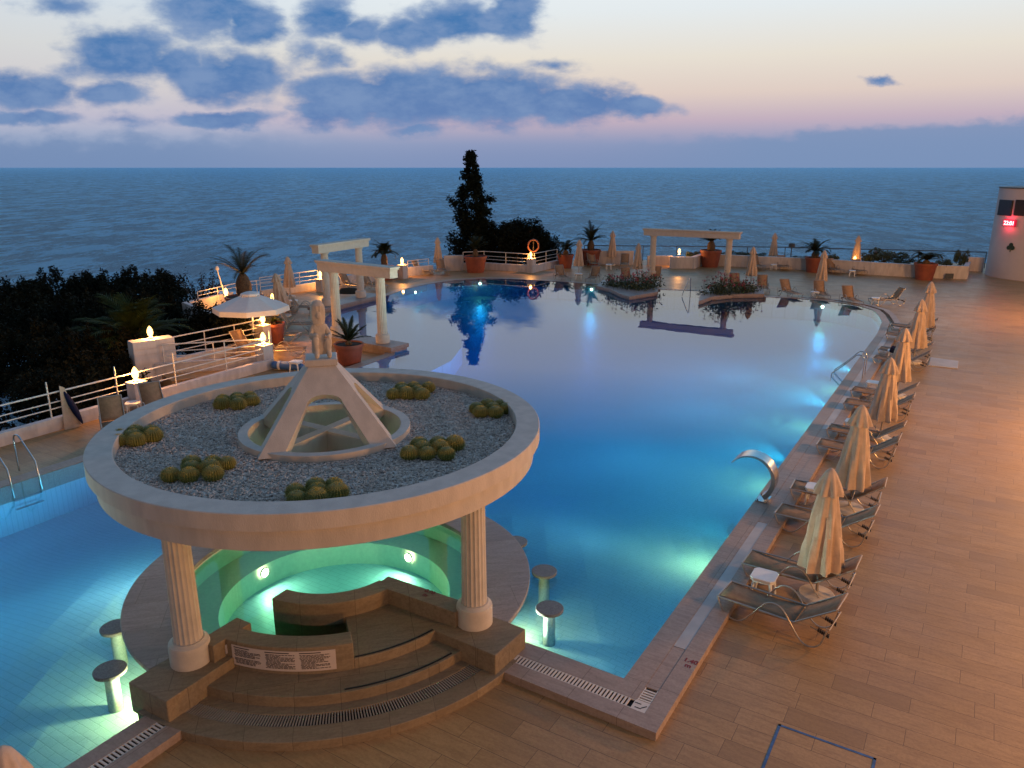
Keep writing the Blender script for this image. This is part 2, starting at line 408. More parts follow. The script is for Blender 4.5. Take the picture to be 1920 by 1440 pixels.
def tag(o, label=None, cat=None, group=None, kind=None):
    if label: o['label'] = label
    if cat: o['category'] = cat
    if group: o['group'] = group
    if kind: o['kind'] = kind
    return o
def thing(name, loc, rz=0.0, label=None, cat=None, group=None):
    o = bpy.data.objects.new(name, None); o.location = loc; o.rotation_euler = (0, 0, rz); o.empty_display_size = 0.2
    COL.objects.link(o); return tag(o, label, cat, group)
def dup(src, loc, rz=None, label=None, group=None, scale=None):
    r = src.copy(); COL.objects.link(r); r.location = loc
    if rz is not None: r.rotation_euler = (0, 0, rz)
    if label: r['label'] = label
    if group: r['group'] = group
    if scale: r.scale = (scale, scale, scale) if not isinstance(scale, tuple) else scale
    for c in list(src.children):
        d = c.copy(); COL.objects.link(d); d.parent = r
        for e in list(c.children):
            h = e.copy(); COL.objects.link(h); h.parent = d
    return r
def structure(o): o['kind'] = 'structure'; return o
def offset(poly, d):
    n = len(poly); out = []
    area = sum(poly[i][0] * poly[(i + 1) % n][1] - poly[(i + 1) % n][0] * poly[i][1] for i in range(n))
    s = 1 if area > 0 else -1
    for i in range(n):
        p0, p1, p2 = Vector(poly[i - 1][:2]), Vector(poly[i][:2]), Vector(poly[(i + 1) % n][:2])
        a = (p1 - p0).normalized(); b = (p2 - p1).normalized()
        na = Vector((a.y, -a.x)) * s; nb = Vector((b.y, -b.x)) * s
        m = (na + nb)
        if m.length < 1e-4: m = na.copy()
        m.normalize(); k = max(0.35, m.dot(na))
        q = p1 + m * (d / k); out.append((q.x, q.y))
    return out
rnd = random.Random(7)
C = Vector((-3.05, 11.93, 0)); CX, CY = C.x, C.y
def pol(r, deg, z=0.0): return (CX + r * cos(R(deg)), CY + r * sin(R(deg)), z)
WZ = 0.11       # pool water level
KZ = 0.13       # curb top

# ------------------------------------------------------------------ the setting: pool outline, deck, basin, water
L0 = (-5.30, 8.05)
left_near = [(L0[0] - E1.x * 9, L0[1] - E1.y * 9), (-4.82, 8.86)]
right_side = [(0.15, 10.40), (1.61, 9.48), *[(1.61 + E1.x * d_, 9.48 + E1.y * d_) for d_ in (6.5, 14.0, 21.0, 28.0)], (17.62, 36.0), (18.30, 37.9), (18.62, 39.2),
              (18.45, 40.5), (17.55, 41.85), (16.1, 42.75), (14.2, 43.5)]
far_side = [(14.0, 44.6), (10.83, 45.65), (8.99, 46.1), (7.4, 47.2), (5.04, 48.4), (3.2, 49.4), (1.39, 50.16), (-0.4, 50.75), (-2.12, 50.95), (-3.8, 50.1),
            (-5.37, 48.3), (-6.5, 46.3), (-7.1, 44.0), (-8.4, 41.5), (-9.2, 38.8), (-9.1, 35.6), (-8.4, 33.4), (-7.2, 32.2), (-4.75, 30.4), (-4.62, 29.4), (-5.76, 27.15),
            (-10.75, 17.98), (-17.4, 7.05)]
arc_front = [pol(2.40, a)[:2] for a in range(-121, -32, 8)]
arc_back = [pol(2.90, a)[:2] for a in range(-128 + 360, -28, -6)]
POOL = left_near + arc_front + right_side + far_side          # hole in the deck
POOLW = left_near + arc_back + right_side + far_side          # the water itself goes round the whirlpool
DECK = [(-31, -13), (42, -13), (50, 60), (30, 60.5), (22, 62), (5, 62.8), (0.5, 59.5), (-4, 57.5), (-9, 54.6), (-12.6, 49.5), (-15.2, 44.5), (-17.2, 41), (-16.4, 37.5),
        (-12.9, 33.5), (-11.2, 31.7), (-13.3, 27.6), (-11.9, 25.9), (-9.15, 27.95), (-14.2, 19.1), (-24.5, 1.0)]
def plate(outer, hole, z, name, m, skirt=None):
    vs = [Vector((p[0], p[1], 0)) for p in outer]; hs = [Vector((p[0], p[1], 0)) for p in hole]
    tr = tessellate_polygon([vs, hs]); allv = vs + hs
    b = MB(); b.add([(p.x, p.y, z) for p in allv], tr)
    if skirt:
        n = len(outer)
        b.add([(p[0], p[1], z) for p in outer] + [(p[0], p[1], z - skirt) for p in outer], [(i, (i + 1) % n, (i + 1) % n + n, i + n) for i in range(n)])
    return structure(b.build(name, m))
plate(DECK, offset(POOL, 0.10), 0.0, 'pool_deck', 'deck', 5.0)

# curb: solid ring sections round the water
def ring_strip(inner, outer, z0, z1, name, m, cls=False):
    b = MB(); n = len(inner)
    vs = []
    for p, q in zip(inner, outer): vs += [(p[0], p[1], z0), (p[0], p[1], z1), (q[0], q[1], z1), (q[0], q[1], z0)]
    fs = []
    for i in range(n if cls else n - 1):
        j = (i + 1) % n
        for k in range(4):
            l = (k + 1) % 4; fs.append((i * 4 + k, j * 4 + k, j * 4 + l, i * 4 + l))
    if not cls: fs += [(0, 1, 2, 3), (4 * n - 1, 4 * n - 2, 4 * n - 3, 4 * n - 4)]
    b.add(vs, fs); return structure(b.build(name, m))
def section(path, d0, d1):      # offset lines of an open path (outside the pool = right-hand side of travel)
    def off(d):
        out = []
        for i, p in enumerate(path):
            a = Vector(p) - Vector(path[i - 1]) if i > 0 else Vector(path[1]) - Vector(p)
            b = Vector(path[i + 1]) - Vector(p) if i < len(path) - 1 else a
            a.normalize(); b.normalize(); na = Vector((a.y, -a.x)); nb = Vector((b.y, -b.x)); m = (na + nb).normalized()
            q = Vector(p) + m * (d / max(0.35, m.dot(na))); out.append((q.x, q.y))
        return out
    return off(d0), off(d1)
rs = [Vector(p) for p in right_side]
rs_path = [tuple(p) for p in right_side[:-1]]
GI, GO = 0.33, 0.53
i_, o_ = section(rs_path, 0.0, GI); ring_strip(i_, o_, -0.3, KZ, 'pool_coping', 'curb')
i_, o_ = section(rs_path, GO, 0.80); ring_strip(i_, o_, -0.3, KZ, 'pool_kerb', 'curb')
ln_path = [left_near[0], left_near[1]]
i_, o_ = section(ln_path, 0.0, 0.24); ring_strip(i_, o_, -0.3, KZ, 'pool_coping', 'curb')
i_, o_ = section(ln_path, 0.42, 0.66); ring_strip(i_, o_, -0.3, KZ, 'pool_kerb', 'curb')
fs_path = [right_side[-2], right_side[-1]] + far_side
i_, o_ = section(fs_path, 0.0, 0.40); ring_strip(i_, o_, -0.3, KZ - 0.004, 'pool_coping', 'curb')

# basin: walls and a floor that deepens away from the bar
def floor_z(x, y):
    d = hypot(x - CX, y - CY); t = min(1, max(0, (d - 4.2) / 4.2)); t = t * t * (3 - 2 * t)
    return -0.45 - 0.62 * t
b = MB()
n = len(POOLW)
b.add([(p[0], p[1], KZ - 0.03) for p in POOLW] + [(p[0], p[1], -1.4) for p in POOLW], [(i, (i + 1) % n, (i + 1) % n + n, i + n) for i in range(n)])
structure(b.build('pool_wall', 'pooltile'))
b = MB(); nx, ny = 60, 75; x0, x1, y0, y1 = -22.0, 22.0, -2.0, 53.0
vs = [(x0 + (x1 - x0) * i / nx, y0 + (y1 - y0) * j / ny) for j in range(ny + 1) for i in range(nx + 1)]
b.add([(p[0], p[1], floor_z(*p)) for p in vs], [(j * (nx + 1) + i, j * (nx + 1) + i + 1, (j + 1) * (nx + 1) + i + 1, (j + 1) * (nx + 1) + i) for j in range(ny) for i in range(nx)])
structure(b.build('pool_floor', 'pooltile'))
# pale curved ledge under water and a round inlet plate
b = MB()
led_o = [(-4.70, 41.92), (-3.33, 38.76), (-2.45, 35.27), (-2.17, 32.54), (-2.46, 30.00), (-3.38, 27.73), (-4.74, 25.22)]
led_i = [(-9.6, 42.5), (-9.8, 38), (-9.6, 34), (-8, 32), (-5.4, 29.2), (-6.5, 26.5), (-8.5, 22)]
b.add([(p[0], p[1], -0.30) for p in led_o] + [(p[0], p[1], -0.30) for p in led_i], [(i, i + 1, 8 + i, 7 + i) for i in range(6)])
b.add([(p[0], p[1], -0.30) for p in led_o] + [(p[0], p[1], -1.2) for p in led_o], [(i, i + 1, 8 + i, 7 + i) for i in range(6)])
structure(b.build('pool_ledge', 'pooltile'))
b = MB(); b.lathe([(0.55, 0), (0.55, .03), (0.8, .03), (0.8, 0)], 32)
tag(b.build('inlet_ring', 'white', loc=(-3.3, 42.6, -0.85)), 'pale round inlet ring under the water near the far pool edge', 'pool ring')
PW = offset(POOLW, 0.012)
structure(MB().prism(PW, -1.25, WZ).build('pool_water', 'water'))

# sea, hill under the terrace
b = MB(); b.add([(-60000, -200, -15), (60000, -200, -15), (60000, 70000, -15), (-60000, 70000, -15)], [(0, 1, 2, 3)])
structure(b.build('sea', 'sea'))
b = MB(); nx, ny = 56, 46; vs = []
def hill(x, y):
    d = max(0.0, -x - 12 - max(0, (30 - y)) * 0.35, (y - 60) * 1.0, x - 46)
    return -3.6 - 0.30 * d - 0.004 * d * d + 0.5 * sin(x * .31) * cos(y * .27)
for j in range(ny + 1):
    for i in range(nx + 1):
        x = -85 + 160 * i / nx; y = -18 + 115 * j / ny; vs.append((x, y, hill(x, y)))
b.add(vs, [(j * (nx + 1) + i, j * (nx + 1) + i + 1, (j + 1) * (nx + 1) + i + 1, (j + 1) * (nx + 1) + i) for j in range(ny) for i in range(nx)])
structure(b.build('hillside', 'soil_hill', smooth=True))

# ------------------------------------------------------------------ whirlpool with bar rim, partition walls, steps
AL, AR, AM = -121.0, -33.0, -77.0      # left wall, right wall and middle of the entrance, degrees round C
spa = thing('whirlpool', (CX, CY, 0), 0, 'round raised whirlpool with wide stone bar rim under the gazebo', 'whirlpool')
b = MB()
b.lathe([(2.56, .40), (2.56, 0.0), (1.96, -.02), (1.92, -.48), (0.0, -.50)], 96)
b.build('basin', 'spatile', spa)
b = MB(); b.sector(2.55, 3.36, R(AR + 6), R(360 + AL - 6), .37, .45, 72); b.build('rim', 'rim', spa, bevel=.012)
b = MB(); b.sector(2.60, 2.90, R(AR - 2), R(360 + AL + 2), -1.2, .372, 72); b.build('outer_wall', 'pooltile', spa)
# water of the tub
b = MB(); b.lathe([(0, -.6), (2.57, -.6), (2.57, .345), (0, .345)], 96); structure(b.build('whirlpool_water', 'spawater', loc=(CX, CY, 0)))
# walls about the entrance (tops at 0.72)
def radial_wall(r0, r1, deg, w, z0, z1, name, side):
    d = Vector((cos(R(deg)), sin(R(deg)), 0)); nn = Vector((-d.y, d.x, 0)) * side
    q = [d * r0, d * r1, d * r1 + nn * w, d * r0 + nn * w]
    return MB().prism([(p.x, p.y) for p in q], z0, z1).build(name, 'step', spa, bevel=.012)
radial_wall(1.18, 2.75, AR + 2.0, .32, .447, .72, 'partition_wall', -1)
radial_wall(2.10, 2.78, AL + 0.5, .30, .30, .72, 'partition_wall', 1)
b = MB(); b.sector(2.28, 2.58, R(AL + 5.5), R(-72), .20, .718, 24); b.build('partition_wall', 'step', spa, bevel=.012)
b = MB(); b.sector(1.14, 1.46, R(-119), R(AR - 6), -.5, .717, 30); b.build('partition_wall', 'step', spa, bevel=.012)
# landing (right) and stone body under the walls
b = MB(); b.sector(1.44, 2.575, R(-72), R(AR - 2), -.6, .45, 24); b.build('landing', 'step', spa, bevel=.01)
b = MB(); b.sector(2.20, 2.60, R(AL + 4), R(-70), -.6, .285, 24); b.build('wall_footing', 'step', spa)
# pedestals that carry the front columns
def pedestal(deg):
    d = Vector((cos(R(deg)), sin(R(deg)), 0)); nn = Vector((-d.y, d.x, 0))
    q = [d * 2.42 - nn * .40, d * 3.66 - nn * .40, d * 3.66 + nn * .40, d * 2.42 + nn * .40]
    MB().prism([(p.x, p.y) for p in q], -.02, .455).build('pedestal', 'step', spa, bevel=.015)
pedestal(-34.0); pedestal(-120.0)
st = thing('entrance_steps', (CX, CY, 0), 0, 'curved stone steps leading up to the whirlpool from the terrace', 'steps')
b = MB(); b.sector(2.4, 3.22, R(AL - 1), R(AR), -.01, .132, 48); b.sector(3.44, 3.74, R(AL - 1.5), R(AR), -.01, .132, 48); b.build('step', 'step', st, bevel=.01)
b = MB(); b.sector(2.4, 3.06, R(AL + 2), R(AR - 3), .05, .29, 48); b.build('step', 'step', st, bevel=.01)
b = MB(); b.sector(2.985, 3.015, R(-75.5), R(AR - 11), .286, .296, 20); b.build('antislip_strip', 'strip', st)
b = MB(); b.sector(2.515, 2.545, R(-71.5), R(AR - 10), .447, .456, 20); b.build('antislip_strip', 'strip', st)
# rules panel on the curved wall, dark lines for its small print
sg = thing('rules_sign', (CX, CY, 0), 0, 'white curved panel of small printed pool rules on the whirlpool wall', 'sign')
b = MB(); b.sector(2.583, 2.590, R(-111.5), R(-77.5), .345, .665, 20); b.build('panel', 'paper', sg)
b = MB(); rr = random.Random(3)
for cno in range(3):
    c0 = -110.6 + cno * 11.0
    b.sector(2.592, 2.594, R(c0), R(c0 + rr.uniform(5, 8)), .632, .645, 4)
    z = .60
    while z > .37:
        if rr.random() < .93:
            a = c0 + rr.uniform(0, .5); e = c0 + rr.choice((9.2, 9.4, 8.9, 7.5, 5.0, 9.5))
            while a < e:
                w = min(e - a, rr.uniform(.5, 1.5)); b.sector(2.592, 2.594, R(a), R(a + w), z, z + .0095, 2); a += w + .22
        z -= .0195
b.build('lettering', 'ink', sg)
MB().box((0, 0, 0), (.34, .012, .14), mtx=None).build('plate', 'paper', None)
pl = bpy.data.objects['plate']; d = R(AL + .5); nrm = Vector((-sin(d), cos(d), 0))
pl.location = Vector((CX, CY, .56)) + Vector((cos(d), sin(d), 0)) * 2.42 + nrm * .308; pl.rotation_euler = (0, 0, d); pl.name = 'wall_plate'
tag(pl, 'small blank pale plate on the left partition wall beside the column', 'plate')
# jets in the tub
def jets(lst, nm):
    for (r, a, z) in lst:
        b = MB(); b.lathe([(0, .02), (.03, .02), (.034, .03), (.06, .022), (.066, 0)], 16)
        o = b.build(nm, 'white', spa, smooth=True); o.location = (r * cos(R(a)), r * sin(R(a)), z)
jets([(1.30, 100, -.49), (1.25, 160, -.49), (1.55, 52, -.49), (.9, 20, -.49)], 'jet_nozzle')
def underlamp(name, p, facing, power, label, beam=0.0, tilt=14, wide=.60, lcol=(1.0, .72, .20)):
    t = thing(name, p, facing, label, 'pool light', 'underwater lights')
    b = MB(); b.lathe([(.10, 0), (.10, .02), (.085, .03)], 20); o = b.build('bezel', 'steel', t); o.rotation_euler = (0, pi / 2, 0)
    b = MB(); b.lathe([(0, .026), (.085, .026)], 20); o = b.build('lens', 'poollamp', t); o.rotation_euler = (0, pi / 2, 0)
    lamp('pool_lamp', 'AREA', (.045, 0, 0), power * wide, lcol, .16, (0, -R(90 - tilt), 0), t)
    if beam: lamp('pool_fill_beam', 'SPOT', (.06, 0, 0), power * beam * 1.35, (1.0, .90, .66), .08, (0, -R(90 + 11), 0), t, R(54)).scale = (1, 2.6, 1)  # extra spot added beside the lamp to brighten the middle of the pool
    return t
underlamp('underwater_light', pol(1.90, 148, -.13), R(148 + 180), 25, 'lit round lamp at the left of the whirlpool bench', 0, -4, 1.0, (1.0, .86, .50))
underlamp('underwater_light', pol(1.90, 57, -.13), R(57 + 180), 33, 'lit round lamp at the right of the whirlpool bench', 0, -4, 1.0, (1.0, .86, .50))
WL = []
def walllamp(p, power, label, face=None, beam=0.0):
    f = R(180) + A2 if face is None else face
    q = (p[0] + .03 * cos(f), p[1] + .03 * sin(f), -.22)
    underlamp('underwater_light', q, f, power, label, beam)
walllamp((4.62, 14.50), 95, 'underwater lamp in the right pool wall below the curved water spout', None, 9)
walllamp((7.33, 18.85), 60, 'underwater lamp in the right pool wall beside the third parasol', None, 60)
walllamp((10.31, 23.72), 60, 'underwater lamp in the right pool wall just before the handrail', None, 70)
walllamp((12.98, 28.07), 60, 'underwater lamp in the right pool wall just past the handrail', None, 80)
walllamp((-2.12, 50.90), 22, 'underwater lamp in the far pool wall before the cypress', R(-90), 34)
walllamp((5.04, 48.36), 22, 'underwater lamp in the far pool wall under the paired parasol and loungers', R(-110), 34)
walllamp((-6.0, 47.2), 20, 'underwater lamp in the far left pool wall below the orange lit pillar', R(-40), 32)
walllamp((17.2, 42.1), 22, 'underwater lamp in the far right pool wall below the two loungers', R(-115), 34)
underlamp('underwater_light', pol(2.93, -12, -.12), R(-12), 40, 'underwater lamp below the bar rim behind the right stools', 20)
underlamp('underwater_light', pol(2.95, -131, -.12), R(-172), 75, 'underwater lamp below the left pedestal lighting the nearest left stool', 3.0, 14, 1.15)
underlamp('underwater_light', pol(2.93, 172, -.12), R(165), 70, 'underwater lamp below the bar rim behind the left column', 30.0)
walllamp((-13.4, 13.62), 26, 'underwater lamp in the left pool wall near the steel ladder', R(-31), 30)
walllamp((-8.2, 22.15), 30, 'underwater lamp in the left pool wall behind the gazebo', R(-31), 22)

# bar stools standing in the pool
def make_stool():
    t = thing('bar_stool', (0, 0, 0), 0, '', 'stool', 'stone stools in the water round the bar')
    b = MB(); b.lathe([(0, -.06), (.20, -.06), (.225, -.045), (.23, 0), (.222, .008), (0, .01)], 40); b.build('seat', 'stool', t, smooth=True)
    b = MB(); b.lathe([(.105, -.80), (.095, -.06)], 24); b.build('pillar', 'stool_post', t, smooth=True)
    return t
st0 = make_stool()
SL = [(.62, 11.17, 'nearest stool on the right of the bar, its disc dark against the glow'), (.58, 12.38, 'second stool on the right of the bar, its pillar lit pale yellow'),
      (.07, 13.51, 'farthest right stool half hidden by the bar rim'), (-6.26, 10.63, 'middle stool on the left of the bar with unlit pillar'),
      (-5.81, 9.56, 'nearest left stool with its pillar brightly lit and a long shadow'), (-6.30, 11.95, 'left stool tucked behind the bar rim by the left column')]
for i, (x, y, lb) in enumerate(SL):
    if i == 0: st0.location = (x, y, .22); st0['label'] = lb
    else: dup(st0, (x, y, .22), 0, lb)

# ------------------------------------------------------------------ gazebo
gz = thing('gazebo', (CX, CY, 0), 0, 'round cream gazebo with a flat gravel roof on four fluted columns', 'gazebo')
b = MB()
b.lathe([(1.22, 2.66), (3.40, 2.66), (3.40, 2.93), (3.43, 2.96), (3.50, 2.97), (3.50, 3.19), (3.49, 3.20), (3.13, 3.20), (3.12, 3.19), (3.12, 2.985), (1.22, 2.985), (1.22, 2.66)], 144)
b.build('roof_slab', 'slab', gz, smooth=True)
b = MB(); b.lathe([(1.215, 2.62), (1.215, 3.115), (1.22, 3.12), (1.365, 3.12), (1.37, 3.115), (1.37, 2.97)], 96); b.build('skylight_kerb', 'slab', gz, smooth=True)
b = MB(); b.box((0, 0, 2.76), (2.42, .17, .64), R(-118)); b.build('cross_bar', 'slab', gz)     # deep cross walls in the opening
for sg_ in (-1, 1):
    b = MB(); b.box((sg_ * .655 * cos(R(-32)), sg_ * .655 * sin(R(-32)), 2.757), (1.12, .17, .64), R(-32)); b.build('cross_bar', 'slab', gz)
def column_prof(z0, z1, r):
    return [(r * .93, z) for z in [z0 + (z1 - z0) * i / 10 for i in range(11)]]
def make_column(r, z0, z1, par, loc, base_h=.30):
    b = MB(); nf = 18
    def rf(t, i, z):
        e = 1.0 - 0.10 * (z - z0) / (z1 - z0); return e * (1 - .075 * (0.5 - 0.5 * cos(nf * t)) ** 0.6)
    b.lathe(column_prof(z0 + base_h, z1 - .06, r), 108, rfun=rf)
    o = b.build('column', 'stone', par, smooth=True); o.location = loc
    b = MB(); b.lathe([(0, z0 + base_h + .02), (r * 1.02, z0 + base_h + .02), (r * 1.10, z0 + base_h), (r * 1.27, z0 + base_h - .02), (r * 1.31, z0 + base_h - .06), (r * 1.31, z0), (0, z0)], 40)
    b.build('base', 'stone', o, smooth=True)
    b = MB(); b.lathe([(0, z1 - .07), (r * .98, z1 - .07), (r * 1.12, z1 - .03), (r * 1.14, z1), (0, z1)], 40); b.build('capital', 'stone', o, smooth=True)
for a in (-121.5, -31.5, 58.5, 148.5): make_column(.212, .455, 2.66, gz, (2.90 * cos(R(a)), 2.90 * sin(R(a)), 0), .34)
# open pyramid over the skylight
pyr = MB(); ZA, ZB = 4.22, 3.05; RB, RT = 1.50, .27
cor = [R(a) for a in (-118, -32, 60, 150)]
for k in range(4):
    a, c_ = cor[k], cor[(k + 1) % 4]
    B0 = Vector((RB * cos(a), RB * sin(a), ZB)); B1 = Vector((RB * cos(c_), RB * sin(c_), ZB)); T0 = Vector((RT * cos(a), RT * sin(a), ZA)); T1 = Vector((RT * cos(c_), RT * sin(c_), ZA))
    ex = (B1 - B0); Lb = ex.length; ex.normalize(); mid = (B0 + B1) / 2; up = ((T0 + T1) / 2 - mid); Hh = up.length; up.normalize(); nn = ex.cross(up).normalized(); lt = (T1 - T0).length
    w = Lb / 2; f = .20
    out = [(-w, 0), (-lt / 2, Hh), (lt / 2, Hh), (w, 0)]
    hb = w - .36; ha = Hh * .645; wt = .27
    inner = [(hb, 0)]
    for i in range(13):
        t = pi * i / 12; inner.append((wt * cos(t), ha - .15 + .15 * sin(t)))
    inner.append((-hb, 0))
    poly = out + inner
    p2 = [Vector((p[0], p[1], 0)) for p in poly]; tr = tessellate_polygon([p2])
    n_ = len(poly); th = .17
    vs = [mid + ex * p[0] + up * p[1] for p in poly] + [mid + ex * (p[0] * .90 if abs(p[0]) > .3 else p[0]) + up * p[1] - nn * th for p in poly]
    fs = [tuple(q) for q in tr] + [tuple(i + n_ for i in q) for q in tr] + [(i, i + 1, i + 1 + n_, i + n_) for i in range(3, n_ - 1)]
    pyr.add(vs, fs)
pyr.build('pyramid_frame', 'slab', gz)
b = MB(); b.lathe([(0, 4.19), (.33, 4.19), (.35, 4.20), (.35, 4.285), (.33, 4.30), (0, 4.30)], 4, a0=R(-32), a1=R(328)); b.build('top_plate', 'slab', gz)

# statue: seated child looking out, one continuous body
sk = bpy.data.meshes.new('statue')
sv = [(0, 0, .13), (0, .01, .27), (0, .0, .40), (.0, -.01, .475), (.0, -.03, .545), (.0, -.025, .62),          # 0-5 spine, neck, head
      (.10, -.06, .13), (.15, -.17, .27), (.13, -.15, .10), (.14, -.24, .03),                                   # right leg 6-9
      (-.09, -.08, .13), (-.10, -.20, .30), (-.09, -.16, .12), (-.10, -.25, .03),                               # left leg 10-13
      (.12, .0, .405), (.19, -.05, .30), (.15, -.15, .29), (.12, -.19, .31),                                    # arm 14-17
      (-.12, .0, .405), (-.17, -.07, .30), (-.08, -.17, .32), (-.05, -.20, .33)]                                # arm 18-21
se = [(0, 1), (1, 2), (2, 3), (3, 4), (4, 5), (0, 6), (6, 7), (7, 8), (8, 9), (0, 10), (10, 11), (11, 12), (12, 13), (2, 14), (14, 15), (15, 16), (16, 17), (2, 18), (18, 19), (19, 20), (20, 21)]
srad = [.125, .105, .11, .05, .085, .075, .09, .07, .055, .045, .09, .07, .055, .045, .06, .05, .042, .03, .06, .05, .042, .03]
sk.from_pydata(sv, se, []); so = bpy.data.objects.new('statue', sk); COL.objects.link(so)
md = so.modifiers.new('skin', 'SKIN')
for v_, r_ in zip(sk.skin_vertices[0].data, srad): v_.radius = (r_, r_)
sk.skin_vertices[0].data[0].use_root = True
sb_ = so.modifiers.new('sub', 'SUBSURF'); sb_.levels = 2; sb_.render_levels = 2
sk.materials.append(M['statue'])
so.location = (CX, CY - .02, 4.285); so.rotation_euler = (0, 0, R(22)); so.scale = (.84, .84, 1.18)
tag(so, 'weathered stone statue of a seated child on top of the gazebo pyramid', 'statue')
b = MB()      # bobbed hair
b.lathe([(0, .135), (.06, .125), (.105, .08), (.118, .02), (.112, -.05), (.098, -.10), (.07, -.10)], 24, rfun=lambda t, i, z: (1 + .05 * sin(9 * t)) * (0.80 if -2.3 < (t if t < pi else t - 2 * pi) < -.85 and z < .06 else 1.0))
ho = b.build('hair', 'statue', so, smooth=True); ho.location = (0, .01, .60); ho.scale = (1.18, 1.15, 1.35)
b = MB(); b.lathe([(0, 0), (.03, .01), (.045, .05), (.03, .10), (0, .11)], 14); o = b.build('face', 'statue', so, smooth=True); o.location = (0, -.088, .53); o.scale = (1.2, .7, 1.0)

# gravel on the roof
b = MB(); b.lathe([(1.37, 3.012), (3.12, 3.012)], 96)
rg = random.Random(11)
for i in range(22000):
    r = sqrt(rg.uniform(1.39 ** 2, 3.10 ** 2)); a = rg.uniform(0, 2 * pi); s = rg.uniform(.011, .025); x, y, z = r * cos(a), r * sin(a), 3.012 + s * .45
    q = rg.uniform(0, pi); e = [Vector((cos(q) * s, sin(q) * s, rg.uniform(-.4, .4) * s)), Vector((-sin(q) * s * .75, cos(q) * s * .75, rg.uniform(-.4, .4) * s))]; c = Vector((x, y, z)); u = Vector((0, 0, s * .75))
    b.add([c + e[0], c + e[1], c - e[0], c - e[1], c + u], [(0, 1, 4), (1, 2, 4), (2, 3, 4), (3, 0, 4)])
me = b.build('gravel', 'gravel', loc=(CX, CY, 0)); me.data.materials.append(M['pebble']); me['kind'] = 'stuff'
for i, p in enumerate(me.data.polygons):
    if i >= 96: p.material_index = 1 if (i // 4) % 3 else 0

# golden barrel cacti in clumps
cb = MB(); nr = 22
cb.lathe([(.03, -.09), (.10, -.07), (.125, 0), (.105, .07), (.065, .105), (.02, .112), (0, .108)], 88, rfun=lambda t, i, z: 1 + .07 * cos(nr * t))
cact0 = cb.build('barrel_cactus', 'cactus', smooth=True)
sp_ = MB(); rc = random.Random(5)
for k in range(nr):
    for j in range(9):
        t = 2 * pi * k / nr; ph = -.3 + 1.75 * j / 8; bp = Vector((.128 * cos(ph) * cos(t), .128 * cos(ph) * sin(t), .108 * sin(ph)))
        for q in range(3):
            d = (bp.normalized() + Vector((rc.uniform(-.6, .6), rc.uniform(-.6, .6), rc.uniform(-.6, .6)))).normalized() * .034; w = d.orthogonal().normalized() * .0022
            sp_.add([bp - w, bp + w, bp + d], [(0, 1, 2)])
spn0 = sp_.build('spines', 'spine', cact0)
CLM = [((-5.98, 11.50), 7, 'at the left roof rim', .34), ((-4.40, 10.12), 8, 'left of the front rim', .40), ((-2.57, 9.33), 7, 'at the front roof rim', .42),
       ((-1.22, 10.92), 8, 'by the right pyramid foot', .38), ((-.36, 12.95), 7, 'at the right roof rim', .33), ((-1.94, 14.05), 8, 'behind the pyramid, right', .38), ((-5.02, 13.42), 7, 'behind the pyramid, left', .36)]
rowname = {0: 'front row', 1: 'middle row', 2: 'back row'}
first = True
for ci, ((cx, cy), n_, where, rad) in enumerate(CLM):
    pts = []
    rows = [(3, -.20), (2, 0.02), (3, .22)] if n_ == 8 else [(2, -.20), (3, .0), (2, .20)]
    for ri, (m_, dy) in enumerate(rows):
        for j in range(m_): pts.append(((j - (m_ - 1) / 2) * .265 + rc.uniform(-.03, .03) + dy * .25, dy + rc.uniform(-.03, .03), ri, j, m_))
    for (dx, dy, ri, j, m_) in pts:
        pos = {2: ['left', 'right'], 3: ['left', 'middle', 'right']}[m_][j]
        lb = '%s cactus, %s, in the clump %s' % (pos, rowname[ri], where); s = rc.uniform(.92, 1.16)
        if first: o = cact0; o.location = (cx + dx, cy + dy, 3.09); first = False
        else: o = dup(cact0, (cx + dx, cy + dy, 3.09), rc.uniform(0, 1))
        o.scale = (s, s, s * rc.uniform(.92, 1.05)); tag(o, lb, 'cactus', 'barrel cacti in the clump ' + where)

# ------------------------------------------------------------------ gutter grates, covers, marks on the kerb
def grate_line(p0, p1, w, label, pitch=.055, z=KZ - .012):
    p0, p1 = Vector((*p0, 0)), Vector((*p1, 0)); d = p1 - p0; L = d.length; d.normalize(); rz = atan2(d.y, d.x); n_ = int(L / pitch)
    t = thing('gutter_grate', (p0.x, p0.y, 0), rz, label, 'drain grate')
    b = MB(); b.box((L / 2, 0, z - .06), (L, w, .06)); b.build('channel', 'gap', t)
    b = MB()
    for i in range(n_): b.box((pitch * (i + .5), 0, z), (pitch * .5, w - .01, .018))
    for s in (-1, 1): b.box((L / 2, s * (w / 2 - .012), z - .002), (L, .012, .02))
    b.build('slats', 'grate', t); return t
nrm = Vector((-E1.x, -E1.y, 0)); mid = (GI + GO) / 2
def onedge(p, off, nv): return (p[0] + nv.x * off, p[1] + nv.y * off)
c0 = Vector((1.61, 9.48, 0)); cn = c0 + nrm * mid + E2 * mid
g0 = Vector((0.02, 10.48, 0)) + nrm * mid
grate_line((g0.x, g0.y), ((cn - E2 * .11).x, (cn - E2 * .11).y), .20, 'slotted white drain grate along the near pool edge right of the steps')
g1 = cn + E1 * .11
grate_line((g1.x, g1.y), ((cn + E1 * .42).x, (cn + E1 * .42).y), .20, 'short slotted drain grate running up from the pool corner')
b = MB(); b.box((0, 0, KZ - .012), (.22, .22, .02)); cc = b.build('corner_drain_cover', 'grate', loc=(cn.x, cn.y, 0)); cc.rotation_euler = (0, 0, A2); tag(cc, 'white square drain cover at the near pool corner', 'drain cover')
b = MB()
